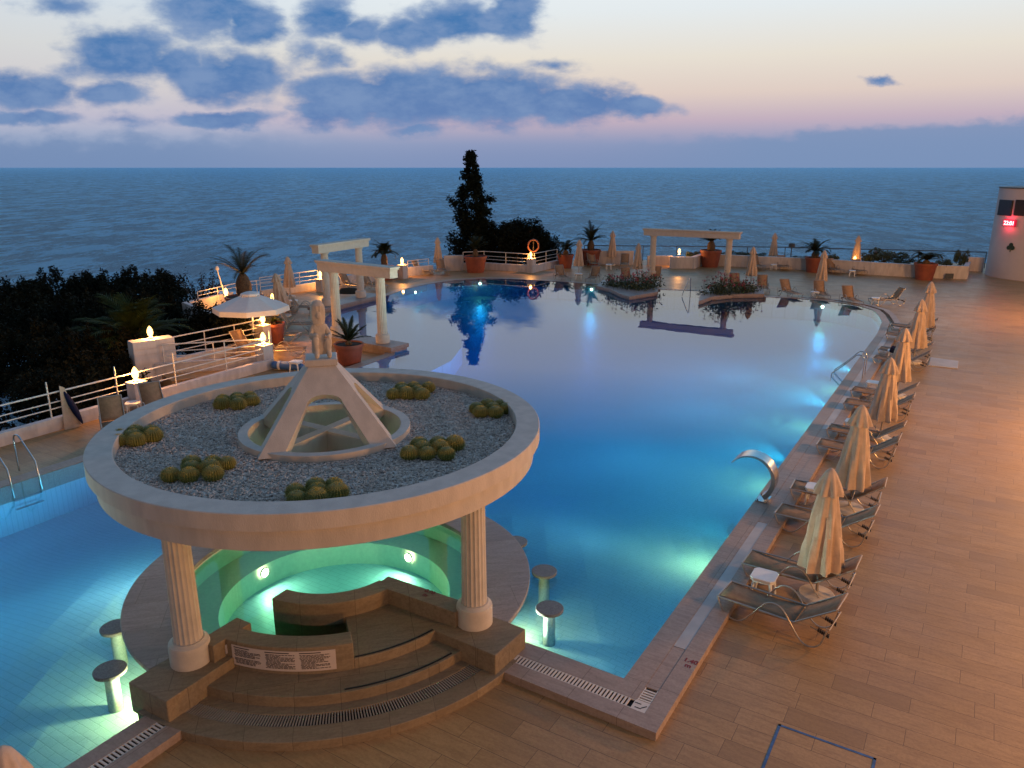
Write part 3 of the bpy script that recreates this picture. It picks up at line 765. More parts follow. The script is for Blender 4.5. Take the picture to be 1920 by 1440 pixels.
for (x, y, a) in ((-.05, .04, 0), (-.02, -.05, 0), (.05, .0, .9)): b.box((x, y, KZ - .0005), (.09, .014, .003), a)
o = b.build('slots', 'gap', cc)
g2 = cn + E1 * .42
def coverstrip(a, e, m, label, z=KZ - .006):
    s_, f_ = cn + E1 * a, cn + E1 * e; mm = (s_ + f_) / 2
    b = MB(); b.box((0, 0, z - .02), (e - a - .006, .194, .04)); o = b.build('gutter_cover', m, loc=(mm.x, mm.y, 0)); o.rotation_euler = (0, 0, A1); tag(o, label, 'gutter cover')
coverstrip(.43, 1.55, 'curb', 'plain tan gutter cover just past the short corner grate')
coverstrip(1.56, 6.6, 'cover', 'long pale grey gutter cover beside the nearest parasols')
coverstrip(6.61, 13.5, 'curb', 'tan stone gutter cover between the spout and the handrail')
coverstrip(13.51, 28.7, 'cover', 'far pale gutter cover past the handrail along the right pool edge')
h0 = Vector((*left_near[0], 0)); hn = Vector((E1.y, -E1.x, 0))
h0 = Vector((*left_near[1], 0)) + hn * .33 + E1 * (-.12); h1 = h0 - E1 * 6
grate_line((h0.x, h0.y), (h1.x, h1.y), .18, 'slotted drain grate along the left pool edge before the left pedestal')
gs = thing('gutter_grate', (CX, CY, 0), 0, 'curved slotted drain grate round the lowest entrance step', 'drain grate')
b = MB(); b.sector(3.222, 3.438, R(AL), R(AR + 0.5), .04, .08, 48); b.build('channel', 'gap', gs)
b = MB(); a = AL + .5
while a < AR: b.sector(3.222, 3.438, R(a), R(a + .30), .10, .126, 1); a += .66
b.build('slats', 'grate_shaded', gs)
def text(body, size, loc, rz, label, m='mark', name='depth_marking', cat='marking', rx=0.0, parent=None):
    cu_ = bpy.data.curves.new(name, 'FONT'); cu_.body = body; cu_.size = size; cu_.align_x = 'CENTER'; cu_.extrude = .001; cu_.offset = .004
    cu_.materials.append(M[m]); o = bpy.data.objects.new(name, cu_); o.location = loc; o.rotation_euler = (rx, 0, rz); COL.objects.link(o)
    bpy.context.view_layer.update(); me = bpy.data.meshes.new_from_object(o.evaluated_get(bpy.context.evaluated_depsgraph_get())); bpy.data.objects.remove(o)
    o = bpy.data.objects.new(name, me); o.location = loc; o.rotation_euler = (rx, 0, rz); COL.objects.link(o); o.parent = parent
    if label: tag(o, label, cat)
    return o
q = (2.64, 9.84); text('1.40\nm', .125, (q[0], q[1], KZ + .003), A1 - pi / 2 - R(0), 'dark red stencilled depth mark on the right kerb near the pool corner')
q = (-1.32, 10.80); text('0.90\nm', .11, (q[0], q[1], .724), R(AR), 'faint red depth mark on top of the right partition wall')

# marks and hatches on the deck
b = MB(); q0 = Vector((3.59, 8.67, 0)); s = 1.17
for (o_, d_, L_) in ((q0, E2, s), (q0 + E2 * s, -E1, s), (q0 - E1 * s, E2, s), (q0, -E1, s)):
    mm = o_ + d_ * L_ / 2; b.box((mm.x, mm.y, .003), (L_ + .035, .035, .004), atan2(d_.y, d_.x))
tag(b.build('floor_marking', 'blue_tape'), 'thin blue square outline painted on the deck at lower right', 'marking')
b = MB(); q = [(16.45, 29.32), (17.20, 28.72), (16.54, 27.58), (15.69, 28.06)]; b.prism(q, .0, .03); tag(b.build('floor_hatch', 'cover', bevel=.01), 'pale rectangular hatch lying in the deck beside the lounger row', 'hatch')

# ------------------------------------------------------------------ steel things at the pool
wc = thing('water_spout', (5.38, 15.79, KZ), A2 + pi, 'curved stainless steel water spout arching from the right pool edge', 'water spout')
b = MB(); secs = []
for i in range(25):
    t = i / 24; ang = R(-52) + R(196) * t; rr_ = .50
    x = -.22 + (-.50) * 0 - rr_ * cos(ang) + .30; z = .50 + rr_ * sin(ang) * 1.02 + (-.02 if t < .1 else 0)
    wv = .13 + .12 * t; th = .10 * (1 - t) + .018
    dx, dz = -(-rr_ * sin(ang)) , rr_ * cos(ang); l = hypot(dx, dz)
    nx_, nz_ = -cos(ang), sin(ang)
    secs.append([(x + nx_ * th / 2 * 1, -wv, z + nz_ * th / 2), (x + nx_ * th / 2, wv, z + nz_ * th / 2), (x - nx_ * th / 2, wv, z - nz_ * th / 2), (x - nx_ * th / 2, -wv, z - nz_ * th / 2)])
vs = [p for s_ in secs for p in s_]; fs = [(i * 4 + k, (i + 1) * 4 + k, (i + 1) * 4 + (k + 1) % 4, i * 4 + (k + 1) % 4) for i in range(24) for k in range(4)] + [(0, 1, 2, 3), (99, 98, 97, 96)]
b.add(vs, fs); b.build('blade', 'steel', wc, smooth=True, bevel=.006)
b = MB(); b.box((-.22, 0, .012), (.26, .40, .024)); b.build('base_plate', 'steel', wc)
for sy in (-.17, .17):
    b = MB(); b.lathe([(0, .05), (.016, .05), (.016, .0)], 10, c=(-.13, sy, 0)); b.build('bolt', 'ratchet', wc)
def handrail(loc, rz, gap, label, h=.78, reach=.95, m='steel', back=.35, treads=True):
    t = thing('pool_handrail', loc, rz, label, 'handrail')
    for s_ in (-gap / 2, gap / 2):
        pts = [(-back, s_, 0), (-back, s_, h * .82)]
        for i in range(7):
            a_ = pi - R(128) * i / 6; pts.append((-back + .18 + .18 * cos(a_), s_, h * .82 + .18 * sin(a_)))
        pts += [(reach * .55, s_, h * .45), (reach, s_, .05), (reach + .03, s_, -.25)]
        MB().tube(pts, .021, 10).build('rail', m, t, smooth=True)
    if treads:
        for k in range(2): MB().box((reach * .95, 0, -.34 - k * .22), (.07, gap, .025)).build('tread', m, t)
    return t
handrail((*(12.11, 26.19), KZ), A2 + pi, .60, 'pair of curved steel handrails at the right pool edge', back=.28, reach=.72, treads=False)
handrail((*(-11.45, 16.67), KZ), A2, .62, 'steel pool ladder with two hooped rails at the left pool edge', back=.75, reach=.15, h=.95)
t = thing('step_rail', (*(10.17, 43.99), 0), 0, 'single bent steel handrail standing at the far pool edge', 'handrail')
MB().tube([(-.45, -.4, .15), (-.42, -.4, .3), (.0, -.1, 1.12), (.05, -.1, 1.1), (.08, -.1, .0)], .022, 8).build('rail', 'steel', t, smooth=True)

# ------------------------------------------------------------------ loungers, parasols, tables
def spline(p, k):
    out = []
    for i in range(len(p) - 1):
        p0, p1, p2, p3 = p[max(0, i - 1)], p[i], p[i + 1], p[min(len(p) - 1, i + 2)]
        for j in range(k):
            t = j / k
            out.append(tuple(.5 * (2 * b_ + (c_ - a_) * t + (2 * a_ - 5 * b_ + 4 * c_ - d_) * t * t + (-a_ + 3 * b_ - 3 * c_ + d_) * t ** 3) for a_, b_, c_, d_ in zip(p0, p1, p2, p3)))
    return out + [tuple(p[-1])]
def make_lounger(ba_deg=36):
    t = thing('sun_lounger', (0, 0, 0), 0, '', 'sun lounger')
    jx, jz = 1.24, .33; bl, ba = .74, R(ba_deg); hw = .29
    bx, bz = jx + bl * cos(ba), jz + bl * sin(ba)
    nn = 10
    top = [(i / nn * jx, 0, jz - .035 * sin(pi * i / nn)) for i in range(nn + 1)]
    def slab_(pts, name, thick=.012):
        b = MB(); a = [(p[0], -hw, p[2]) for p in pts]; c = [(p[0], hw, p[2]) for p in pts]; b.strip(a, c)
        o = b.build(name, 'sling', t, smooth=True); sm = o.modifiers.new('solid', 'SOLIDIFY'); sm.thickness = thick; return o
    slab_(top, 'seat')
    bp = [(jx + .03 + (bl - .03) * i / 8 * cos(ba), 0, jz + .01 + bl * i / 8 * sin(ba) - .02 * sin(pi * i / 8)) for i in range(9)]
    slab_(bp, 'backrest')
    b = MB()
    for s_ in (-1, 1):
        y = s_ * (hw + .012)
        b.tube([(-.02, y, jz), (jx, y, jz)], .016, 8); b.tube([(jx, y, jz), (bx, y, bz)], .015, 8)
    b.tube([(-.02, -hw - .01, jz), (-.02, hw + .01, jz)], .015, 8); b.tube([(bx, -hw - .01, bz), (bx, hw + .01, bz)], .015, 8)
    b.build('rail_frame', 'frame', t, smooth=True)
    for s_ in (-1, 1):
        y = s_ * (hw + .035)
        pts = [(p[0], y, p[1]) for p in spline([(0, .33), (.07, .17), (.24, .03), (.42, .05), (.60, .26), (.77, .49), (.92, .55), (1.07, .48), (1.23, .25), (1.38, .06), (1.53, .02), (1.67, .12), (1.74, .38)], 3)]
        MB().tube(pts, .014, 8).build('leg', 'frame', t, smooth=True)
    for y in (-.2, .2):
        b = MB(); b.tube([(jx + .22, y, .30), (1.76, y, .20)], .012, 6)
        rk = b.build('back_support', 'frame', t)
        b = MB()
        for i in range(6): u = .45 + .1 * i; b.box((jx + .22 + .30 * u, y, .325 - .10 * u), (.022, .05, .05))
        b.build('notches', 'ratchet', rk)
    b = MB()
    for (x, z, y0) in ((1.72, .42, hw + .03),): b.tube([(x, -y0, z), (x + .05, -y0, z - .02), (x + .05, y0, z - .02), (x, y0, z)], .012, 6)
    b.build('rear_bar', 'frame', t)
    return t
lg0 = make_lounger(); lg1 = make_lounger(56)
used = {}
def first_or_dup(src, loc, rz, label, group):
    if not used.get(src.name):
        used[src.name] = 1; src.location = loc; src.rotation_euler = (0, 0, rz); tag(src, label, None, group); return src
    return dup(src, loc, rz, label, group)
def make_parasol():
    t = thing('folded_parasol', (0, 0, 0), 0, '', 'parasol')
    MB().lathe([(.024, .05), (.024, 2.36)], 12).build('pole', 'frame', t, smooth=True)
    b = MB(); prof = [(.05, .66), (.20, .62), (.30, .60), (.295, .70), (.275, .95), (.24, 1.25), (.198, 1.6), (.155, 1.9), (.118, 2.12), (.085, 2.22)]
    def rf(tt, i, z):
        w = max(0, min(1, (2.25 - z) / 1.2)); return 1 + w * (.17 * sin(8 * tt + 1.4 * sin(z * 2.1)) + .07 * sin(16 * tt + 3 * z) + .06 * sin(3 * tt + 2 * z))
    b.lathe(prof, 96, rfun=rf); b.build('canopy', 'canvas', t, smooth=True)
    b = MB(); b.lathe([(.20, 1.985), (.205, 1.97), (.195, 2.02), (.16, 2.14), (.115, 2.26), (.075, 2.35), (.03, 2.40), (0, 2.41)], 96, rfun=lambda tt, i, z: 1 + max(0, (2.38 - z)) * .45 * sin(8 * tt + .6))
    b.build('canopy_cap', 'canvas', t, smooth=True)
    b = MB(); b.lathe([(0, .12), (.05, .12), (.09, .10), (.27, .09), (.29, .06), (.29, 0)], 36); b.build('base', 'concrete_w', t, smooth=True)
    return t
um0 = make_parasol()
def make_table():
    t = thing('side_table', (0, 0, 0), 0, '', 'side table')
    b = MB(); q = [(-.21, -.15), (-.15, -.21), (.15, -.21), (.21, -.15), (.21, .15), (.15, .21), (-.15, .21), (-.21, .15)]; b.prism(q, .375, .405); b.build('table_top', 'white', t, bevel=.008)
    b = MB(); b.prism([(p[0] * .92, p[1] * .92) for p in q], .33, .374); b.build('apron', 'white', t)
    for sx in (-1, 1):
        for sy in (-1, 1):
            MB().tube([(sx * .14, sy * .14, .33), (sx * .17, sy * .17, 0)], [.028, .02], 8).build('leg', 'white', t)
    return t
tb0 = make_table()
names = ['nearest', 'second', 'third', 'fourth', 'fifth', 'farthest']
UB = [(5.29, 11.86), (7.35, 15.38), (10.14, 19.96), (12.53, 24.00), (15.37, 28.55), (17.67, 32.30)]
GR = 'loungers in the row along the right pool edge'
LF = [((3.62, 11.58), (4.33, 12.70)), ((5.60, 14.78), (6.34, 16.04)), ((8.00, 18.84), (8.74, 20.04)), ((10.21, 22.50), (11.02, 23.86)), ((13.71, 28.23), (14.57, 29.66)), ((16.16, 32.51), (17.26, 34.39))]
rj = random.Random(21)
for i, (ux, uy) in enumerate(UB):
    for j in range(2):
        x, y = LF[i][j]
        first_or_dup(lg0, (x, y, 0), A2 + R(rj.uniform(-4, 3)) - (R(3) if i == 0 else 0), '%s lounger beside the %s parasol of the right row' % (['near-side', 'far-side'][j], names[i]), GR)
    s = [1.0, 1.0, .96, .95, 1.02, 1.07][i]
    o = first_or_dup(um0, (ux, uy, 0), rj.uniform(0, 6), '%s folded beige parasol of the row along the right pool edge' % names[i], 'folded parasols along the right pool edge')
    o.scale = (1.06, 1.06, s)
    if i < 5:
        q = Vector((ux, uy, 0)) - E2 * (.80 if i == 0 else .72) - E1 * .0
        if i == 0: q = Vector((4.38, 11.92, 0))
        first_or_dup(tb0, (q.x, q.y, 0), A2 + rj.uniform(-.1, .1), 'white plastic table between the loungers at the %s parasol of the right row' % names[i], 'white tables in the right row')
b = MB(); b.box((0, 0, .52), (.5, .35, .22)); tb = b.build('dark_towel', 'navy', bevel=.06); tb.location = (*(14.73, 28.84), -.08); tb.rotation_euler = (.1, .2, A2); tag(tb, 'dark teal towel heap on a lounger behind the fourth parasol', 'towel')

# ------------------------------------------------------------------ far terrace: loungers, parasols, tables
GF = 'loungers on the far terrace'
def hinge(p, a): return (p[0] - 1.24 * cos(R(a)), p[1] - 1.24 * sin(R(a)))
FARL = [((16.14, 43.10), 100, 'lounger at the far pool edge, left one of the two under the tall parasol'), ((17.44, 42.56), 82, 'lounger at the far pool edge, right one of the two under the tall parasol'),
        ((18.40, 40.53), 88, 'lone lounger facing the pool between the pair and the sideways one'), ((19.48, 41.35), 3, 'lounger turned sideways at the far right corner of the pool'),
        ((14.84, 45.00), 78, 'lounger just right of the flower bed under the far pergola column'), ((13.55, 45.80), 84, 'lounger behind the right flower bed'),
        ((7.51, 48.61), 95, 'lounger behind the left flower bed'), ((9.09, 49.08), 75, 'lounger by the left column of the far pergola'),
        ((3.53, 49.79), 105, 'left lounger of the pair at the pool edge before the red pots'), ((5.01, 49.31), 70, 'right lounger of the pair at the pool edge before the red pots'),
        ((6.25, 57.19), 100, 'lounger against the white panel, left of the small table'), ((8.27, 56.88), 80, 'lounger against the white panel, right of the small table'),
        ((18.05, 55.66), 95, 'lounger at the back wall left of its parasol, right of the pergola'), ((19.78, 55.66), 85, 'lounger at the back wall right of its parasol, right of the pergola'),
        ((22.85, 53.65), 95, 'lounger left of the lit table at the back wall'), ((24.21, 53.10), 85, 'lounger right of the lit table at the back wall'),
        ((-5.48, 53.38), 150, 'lounger with raised back beside the cypress side parasol'), ((-4.57, 53.10), 110, 'dim lounger behind the cypress side parasol'),
        ((-9.13, 46.42), 145, 'lounger seen between the columns of the near left pergola'), ((-7.67, 46.21), 150, 'lounger half behind the right column of the near left pergola'),
        ((-9.74, 39.27), 190, 'wavy framed lounger behind the statue below the two left parasols'), ((-11.39, 40.05), 200, 'lounger under the left far parasol beside its table'),
        ((-9.18, 32.30), 172, 'lounger between the terracotta pot and the statue'), ((-8.98, 34.79), 185, 'lounger on the left terrace just behind the statue head'),
        ((-8.14, 29.59), 188, 'lounger lit orange by the pillar lamp next to the plastic stool table'), ((-9.61, 29.23), 150, 'yellow lit lounger back behind the left terrace railing'),
        (hinge((-11.24, 20.55), 120), 120, 'lounger with raised back at the left railing beside the beige board'), (hinge((-10.75, 22.01), 126), 126, 'lounger leaning before the lamp pillar at the left railing')]
for (p, a, lb) in FARL: first_or_dup(lg1, (p[0], p[1], 0), R(a), lb, GF)
GU = 'folded parasols on the far terrace'
FARU = [((-5.32, 55.66), 1.0, 'folded parasol left of the cypress by the low wall'), ((4.65, 53.65), 1.0, 'folded parasol at the pool edge before the large red pot'), ((7.64, 59.13), 1.08, 'tall folded parasol before the white panel by the sea'),
        ((8.53, 52.30), .96, 'folded parasol next to the left column of the far pergola'), ((15.13, 48.61), 1.01, 'folded parasol right of the far pergola above the flower bed'), ((19.95, 59.13), 1.01, 'folded parasol at the back wall, second behind the pergola'),
        ((25.18, 56.57), 1.02, 'folded parasol standing behind the lit table at the back wall'), ((18.72, 46.42), 1.01, 'folded parasol between two loungers at the far pool edge'), ((-12.78, 44.03), .97, 'folded parasol against the sea left of the pergolas')]
for (p, s, lb) in FARU: o = dup(um0, (p[0], p[1], 0), rj.uniform(0, 6), lb, GU); o.scale = (1.0, 1.0, s)
o = dup(um0, (*(-11.38, 37.94), 0), 1.0, 'leaning folded parasol just right of the open white one', GU); o.scale = (1.15, 1.15, .92); o.rotation_euler = (R(3), R(-7), 0)
o = dup(um0, (-4.42, 5.55, 0), .4, 'folded parasol whose tip pokes in at the lower left corner', GU); o.scale = (1.0, 1.0, .985)
GT = 'white tables on the far terrace'
FART = [((17.24, 43.47), 'white table at the foot of the parasol at the far pool edge'), ((7.05, 56.26), 'white table between the loungers at the white panel'), ((4.45, 51.27), 'white table under the parasol before the red pots'), ((19.09, 56.26), 'white table at the back wall parasol right of the pergola'),
        ((23.36, 52.83), 'white table lit by the lamp on the back wall'), ((19.72, 41.35), 'white table behind the sideways lounger'), ((-11.61, 40.53), 'pale table at the foot of the left far parasol'), ((-7.89, 27.19), 'white plastic table in orange light near the lamp pillar'),
        ((-11.41, 22.09), 'white table between the two loungers at the left railing'), ((-10.56, 34.55), 'white table under the open parasol')]
for (p, lb) in FART: dup(tb0, (p[0], p[1], 0), rj.uniform(-.5, .5), lb, GT)

# big open parasol
op = thing('open_parasol', (*(-10.67, 31.08), 0), .2, 'large open white parasol with scalloped edge on the left terrace', 'parasol')
MB().lathe([(.035, 0), (.035, 2.3)], 12).build('pole', 'white', op, smooth=True)
b = MB(); NS = 8
def octr(t): 
    k = (t % (2 * pi / NS)) - pi / NS; return cos(pi / NS) / cos(k)
b.lathe([(.34, 2.20), (.7, 2.06), (1.1, 1.90), (1.50, 1.735), (1.515, 1.66), (1.52, 1.53)], 96, rfun=lambda t, i, z: octr(t) * (1 - .018 * (1 - abs(((t % (2 * pi / NS)) - pi / NS)) / (pi / NS)) * (i in (1, 2))))
o = b.build('canopy', 'canvas2', op, smooth=True)
b = MB(); b.lathe([(.40, 2.20), (.36, 2.27), (.2, 2.33), (0, 2.37)], 48, rfun=lambda t, i, z: octr(t)); b.build('vent_cap', 'canvas2', op, smooth=True)
for k in range(NS):
    a = 2 * pi * k / NS; MB().tube([(.05 * cos(a), .05 * sin(a), 2.22), (1.50 * cos(a), 1.50 * sin(a), 1.72)], .012, 5).build('rib', 'white', op)

# ------------------------------------------------------------------ pillar lamps
def pillar_lamp(p, z, power, label, s=1.0):
    t = thing('pillar_lamp', (p[0], p[1], z), 0, label, 'lamp', 'lit lamps round the terrace')
    b = MB(); b.lathe([(0, 0), (.085, 0), (.09, .03), (.05, .05), (.045, .07), (0, .07)], 20); b.build('base', 'white', t, smooth=True)
    b = MB(); b.lathe([(.045, .07), (.085, .12), (.10, .19), (.085, .27), (.05, .33), (.015, .37), (0, .375)], 20); b.build('glass', 'flame', t, smooth=True)
    t.scale = (s * .9, s * .9, s * 1.08)
    lamp('lamp_light', 'POINT', (0, 0, .21), power, (1.0, .44, .11), .05, None, t)
LAMPS = [((-11.58, 22.79), .86, 75, 'lit lamp on the pillar of the near left railing above the leaning lounger'), ((-13.05, 27.15), 1.25, 75, 'lit lamp on the white wall end beside the fan palm'), ((-9.19, 27.74), .90, 75, 'lit lamp on the front pillar of the left terrace beside the plastic table'),
         ((-10.31, 31.28), .93, 75, 'lit lamp on the pillar under the open parasol edge'), ((-14.82, 39.58), .74, 60, 'lit lamp on the left wall beside the leaning white post'), ((-12.34, 39.27), .50, 40, 'small lit lamp behind the right side of the open parasol'),
         ((-11.59, 46.42), .74, 60, 'lit lamp on the railing pillar left of the pergolas'), ((-7.41, 52.04), .90, 70, 'lit lamp on the orange pillar right of the left pergola'), ((1.33, 54.78), 1.01, 60, 'lit lamp on the pillar below the lifebuoy'),
         ((12.62, 58.47), .86, 70, 'lit lamp framed by the far pergola'), ((24.68, 55.66), .62, 18, 'lit lamp behind the table at the back wall')]
for (p, z, w, lb) in LAMPS: pillar_lamp(p, z, w * 3.6, lb, 1.15)

# ------------------------------------------------------------------ walls, pillars and railings
def wall(path, h, th, label, m='plaster', name='parapet_wall', pillars=(), heights=None, cap=.03):
    t = thing(name, (path[0][0], path[0][1], 0), 0, label, 'wall'); ox, oy = path[0]
    b = MB()
    for i in range(len(path) - 1):
        a, c_ = Vector((*path[i], 0)), Vector((*path[i + 1], 0)); d = (c_ - a).normalized(); nn = Vector((-d.y, d.x, 0)) * th / 2
        ha, hb = (heights[i], heights[i + 1]) if heights else (h, h)
        e = d * (th / 2 - .003 if i < len(path) - 2 else 0); f_ = d * (th / 2 - .003 if i > 0 else 0)
        q = [a - nn - f_, c_ - nn + e, c_ + nn + e, a + nn - f_]; of = Vector((ox, oy, 0))
        zz = .002 * i
        vs = [p - of + Vector((0, 0, -.3)) for p in q] + [p - of + Vector((0, 0, hh + zz)) for p, hh in zip(q, (ha, hb, hb, ha))]
        b.add(vs, [(0, 3, 2, 1), (4, 5, 6, 7), (0, 1, 5, 4), (1, 2, 6, 5), (2, 3, 7, 6), (3, 0, 4, 7)])
    b.build('wall_body', m, t, bevel=.012)
    for (px, py, ph, pw) in pillars:
        b = MB(); b.box((px - ox, py - oy, ph / 2 - .15), (pw, pw, ph + .3), A1); b.box((px - ox, py - oy, ph - .02), (pw + .05, pw + .05, .045), A1); b.build('pillar', m, t, bevel=.012)
    return t
def rail(path, z0, zs, label, m='railing', r=.024, step=1.75, pr=.022, ptop=None, cat='railing'):
    t = thing('railing', (path[0][0], path[0][1], 0), 0, label, cat); ox, oy = path[0]
    for z in zs: MB().tube([(p[0] - ox, p[1] - oy, z + (p[2] if len(p) > 2 else 0)) for p in path], r if z == max(zs) else r * .75, 8).build('rail', m, t, smooth=True)
    for i in range(len(path) - 1):
        a, c_ = Vector(path[i][:2]), Vector(path[i + 1][:2]); L = (c_ - a).length; n_ = max(1, round(L / step))
        for k in range(n_ + (1 if i == len(path) - 2 else 0)):
            p = a.lerp(c_, k / n_); MB().tube([(p.x - ox, p.y - oy, z0), (p.x - ox, p.y - oy, ptop or max(zs))], pr, 8).build('post', m, t, smooth=True)
    return t
# near left
PN = (-8.95, 27.75)
wall([(-20.0, 8.35), (-14.05, 18.9), PN], .36, .22, 'long low white wall under the near left railing', pillars=[(*(-11.58, 22.79), .86, .42), (*(-9.19, 27.74), .90, .46)])
rail([(-20.0, 8.35), (-14.05, 18.9), PN], .3, [.62, .80, 1.08], 'white three bar railing on the near left wall', step=2.1, ptop=1.42)
WE = (-13.1, 27.0)
wall([(-13.55, 26.6), (-12.5, 27.6)], 1.25, .55, 'stout white wall end that carries a lamp beside the fan palm', name='end_wall')
wall([(-12.9, 26.9), (-9.2, 27.95)], .40, .20, 'low white return wall between the wall end and the front pillar')
rail([(-12.6, 27.0), (-9.3, 27.9)], .36, [.62, .80, 1.06], 'short white return railing between wall end and front pillar', step=1.7)
wall([(-12.6, 27.8), (-10.35, 31.3)], .36, .2, 'low white wall under the upper left railing', pillars=[(*(-10.31, 31.28), .93, .42)])
rail([(-12.6, 27.8), (-10.35, 31.3)], .3, [.62, .84, 1.15], 'upper left white railing leading to the open parasol', step=1.5)
wall([(-10.6, 31.9), (-13.0, 34.0), (-16.3, 38.0), (-15.2, 41.4)], .72, .25, 'white wall on the left edge behind the open parasol')
rail([(-15.9, 38.6), (-15.0, 41.6), (-13.4, 43.6)], .5, [.95, 1.15], 'white railing at the left edge near the thick palm', step=1.6)
t = thing('leaning_post', (*(-15.19, 40.36), .7), 0, 'slanted white post with a round lamp head beside the left wall lamp', 'post')
MB().tube([(0, 0, 0), (-.28, .05, 1.35)], .035, 8).build('post', 'white', t); b = MB(); b.lathe([(0, 0), (.10, 0), (.11, .1), (.05, .2), (0, .21)], 16); o = b.build('head', 'white', t, smooth=True); o.location = (-.28, .05, 1.33)
wall([(-14.4, 43.8), (-12.0, 47.2), (-11.3, 47.0)], .42, .22, 'low white wall left of the pergolas by the sea', pillars=[(*(-11.48, 46.21), .74, .5)])
rail([(-14.4, 43.8), (-11.9, 47.1)], .4, [.62, .86, 1.15], 'white railing above the sea left of the pergolas', step=1.6)
wall([(-10.8, 48.4), (-8.6, 50.9), (-7.5, 52.6), (-5.6, 54.2)], .60, .25, 'low white wall right of the left pergola with an orange lit pillar', pillars=[(*(-7.37, 51.78), .90, .52)])
rail([(-7.2, 53.2), (-5.9, 54.6)], .5, [.80, 1.0], 'short white railing beside the orange lit pillar', step=1.0)
wall([(-4.90, 55.66), (-3.57, 55.96)], 1.10, .25, 'higher pale wall left of the pot before the cypress', name='garden_wall')
wall([(-3.58, 56.26), (-2.04, 56.57), (1.44, 54.78), (3.46, 58.14)], .50, .25, 'low pale wall bending below the dark bushes', pillars=[(*(1.37, 54.78), 1.0, .48)])
rail([(-3.55, 56.26), (-2.05, 56.88), (1.15, 55.07)], .4, [.72, .95, 1.28], 'white railing before the cypress, left of the lifebuoy pillar', step=1.9)
rail([(1.61, 55.37), (3.39, 58.31)], .4, [.72, .95, 1.28], 'white railing right of the lifebuoy pillar', step=1.5)
wall([(6.62, 59.47), (9.33, 59.47)], 1.05, .2, 'white panel wall behind the two loungers by the sea', name='panel_wall')
wall([(10.34, 59.13), (11.00, 59.13), (12.20, 58.80)], .72, .3, 'pale wall behind the lamp framed by the pergola')
wall([(11.72, 57.19), (13.38, 57.19), (14.67, 59.47)], .84, .4, 'block shaped pale planter wall right of the framed lamp')
wall([(15.69, 58.80), (18.30, 57.50), (22.09, 55.96), (25.16, 53.65), (28.01, 52.04), (30.35, 51.52), (31.87, 53.93)], .86, .3, 'long pale planter wall along the sea edge on the right')
wall([(32.85, 55.66), (33.84, 55.37)], 1.0, .2, 'small bluish white wall between planter and tower', name='panel_wall')
rail([(5.80, 62.29), (10.47, 61.93), (15.73, 61.56), (21.43, 60.85), (26.31, 59.47), (30.73, 58.47), (35.03, 57.19)], 0, [1.18], 'long thin dark railing along the seaward edge', m='darkmetal', r=.035, step=3.4, pr=.03)
t = thing('path_light', (*(21.07, 58.47), 0), 0, 'small dark mushroom lamp post behind the back wall', 'lamp post')
MB().tube([(0, 0, 0), (0, 0, 1.45)], .04, 8).build('post', 'darkmetal', t); MB().lathe([(0, 1.75), (.22, 1.70), (.24, 1.45), (0, 1.40)], 14).build('head', 'darkmetal', t)
b = MB(); b.box((0, 0, .22), (.5, .06, .34), R(-8)); q = (29.21, 51.52); o = b.build('wall_vent', 'darkmetal', loc=(q[0], q[1] - .2, 0)); tag(o, 'dark square vent low on the planter wall right of the last palm', 'vent')

# ------------------------------------------------------------------ pergolas on stone ledges
def pergola(p0, p1, z0, zc, over, label, r=.22, bw=.55, bh=.44):
    a, c_ = Vector((*p0, 0)), Vector((*p1, 0)); d = c_ - a; L = d.length; rz = atan2(d.y, d.x)
    t = thing('pergola', (*p0, 0), rz, label, 'pergola')
    for x in (0, L): make_column(r, z0, zc, t, (x, 0, 0), .36)
    b = MB(); b.box((L / 2, 0, zc + bh * .36), (L + 2 * over - .16, bw - .12, bh * .72)); b.box((L / 2, 0, zc + bh * .77), (L + 2 * over - .06, bw - .04, bh * .12)); b.box((L / 2, 0, zc + bh * .92), (L + 2 * over, bw, bh * .18))
    b.build('beam', 'stone', t, bevel=.012); return t
pergola((-7.44, 32.09), (-5.25, 30.53), .345, 3.02, .85, 'near left stone pergola with two fluted columns at the pool')
pergola((-9.54, 39.34), (-8.29, 41.89), .345, 3.05, .75, 'farther left stone pergola against the sea')
pergola((9.21, 50.63), (13.47, 48.18), .30, 2.95, .70, 'wide far pergola between two flower beds')
def ledge(poly, z0, z1, label, name='stone_ledge'):
    b = MB(); b.prism(offset(poly, -.06), z0, z1 - .16); b.prism(poly, z1 - .157, z1); tag(b.build(name, 'rim', bevel=.02), label, 'ledge')
def band(p0, p1, w, e0, e1):
    a, c_ = Vector(p0), Vector(p1); d = (c_ - a).normalized(); n_ = Vector((-d.y, d.x)) * w / 2; a = a - d * e0; c_ = c_ + d * e1
    return [tuple(q) for q in (a - n_, c_ - n_, c_ + n_, a + n_)]
ledge(band((-7.44, 32.09), (-5.25, 30.53), 1.05, .9, .95), -.05, .35, 'stone ledge under the near left pergola reaching into the pool')
ledge(band((-9.54, 39.34), (-8.29, 41.89), 1.15, .9, 1.4), -.05, .35, 'stone ledge under the farther left pergola at the water')
PB1 = [(5.09, 46.23), (5.73, 45.17), (6.12, 43.19), (6.50, 42.25), (8.38, 43.96), (9.18, 47.80), (7.56, 49.48), (5.76, 48.75)]
ledge(PB1, -.6, .32, 'stone edge of the left flower bed jutting into the far pool side')
PB2 = [(9.97, 40.67), (11.08, 42.25), (12.46, 43.00), (14.27, 43.19), (14.87, 45.38), (11.65, 45.17), (10.53, 42.81)]
ledge(PB2, -.6, .32, 'stone edge of the right flower bed jutting into the far pool side')

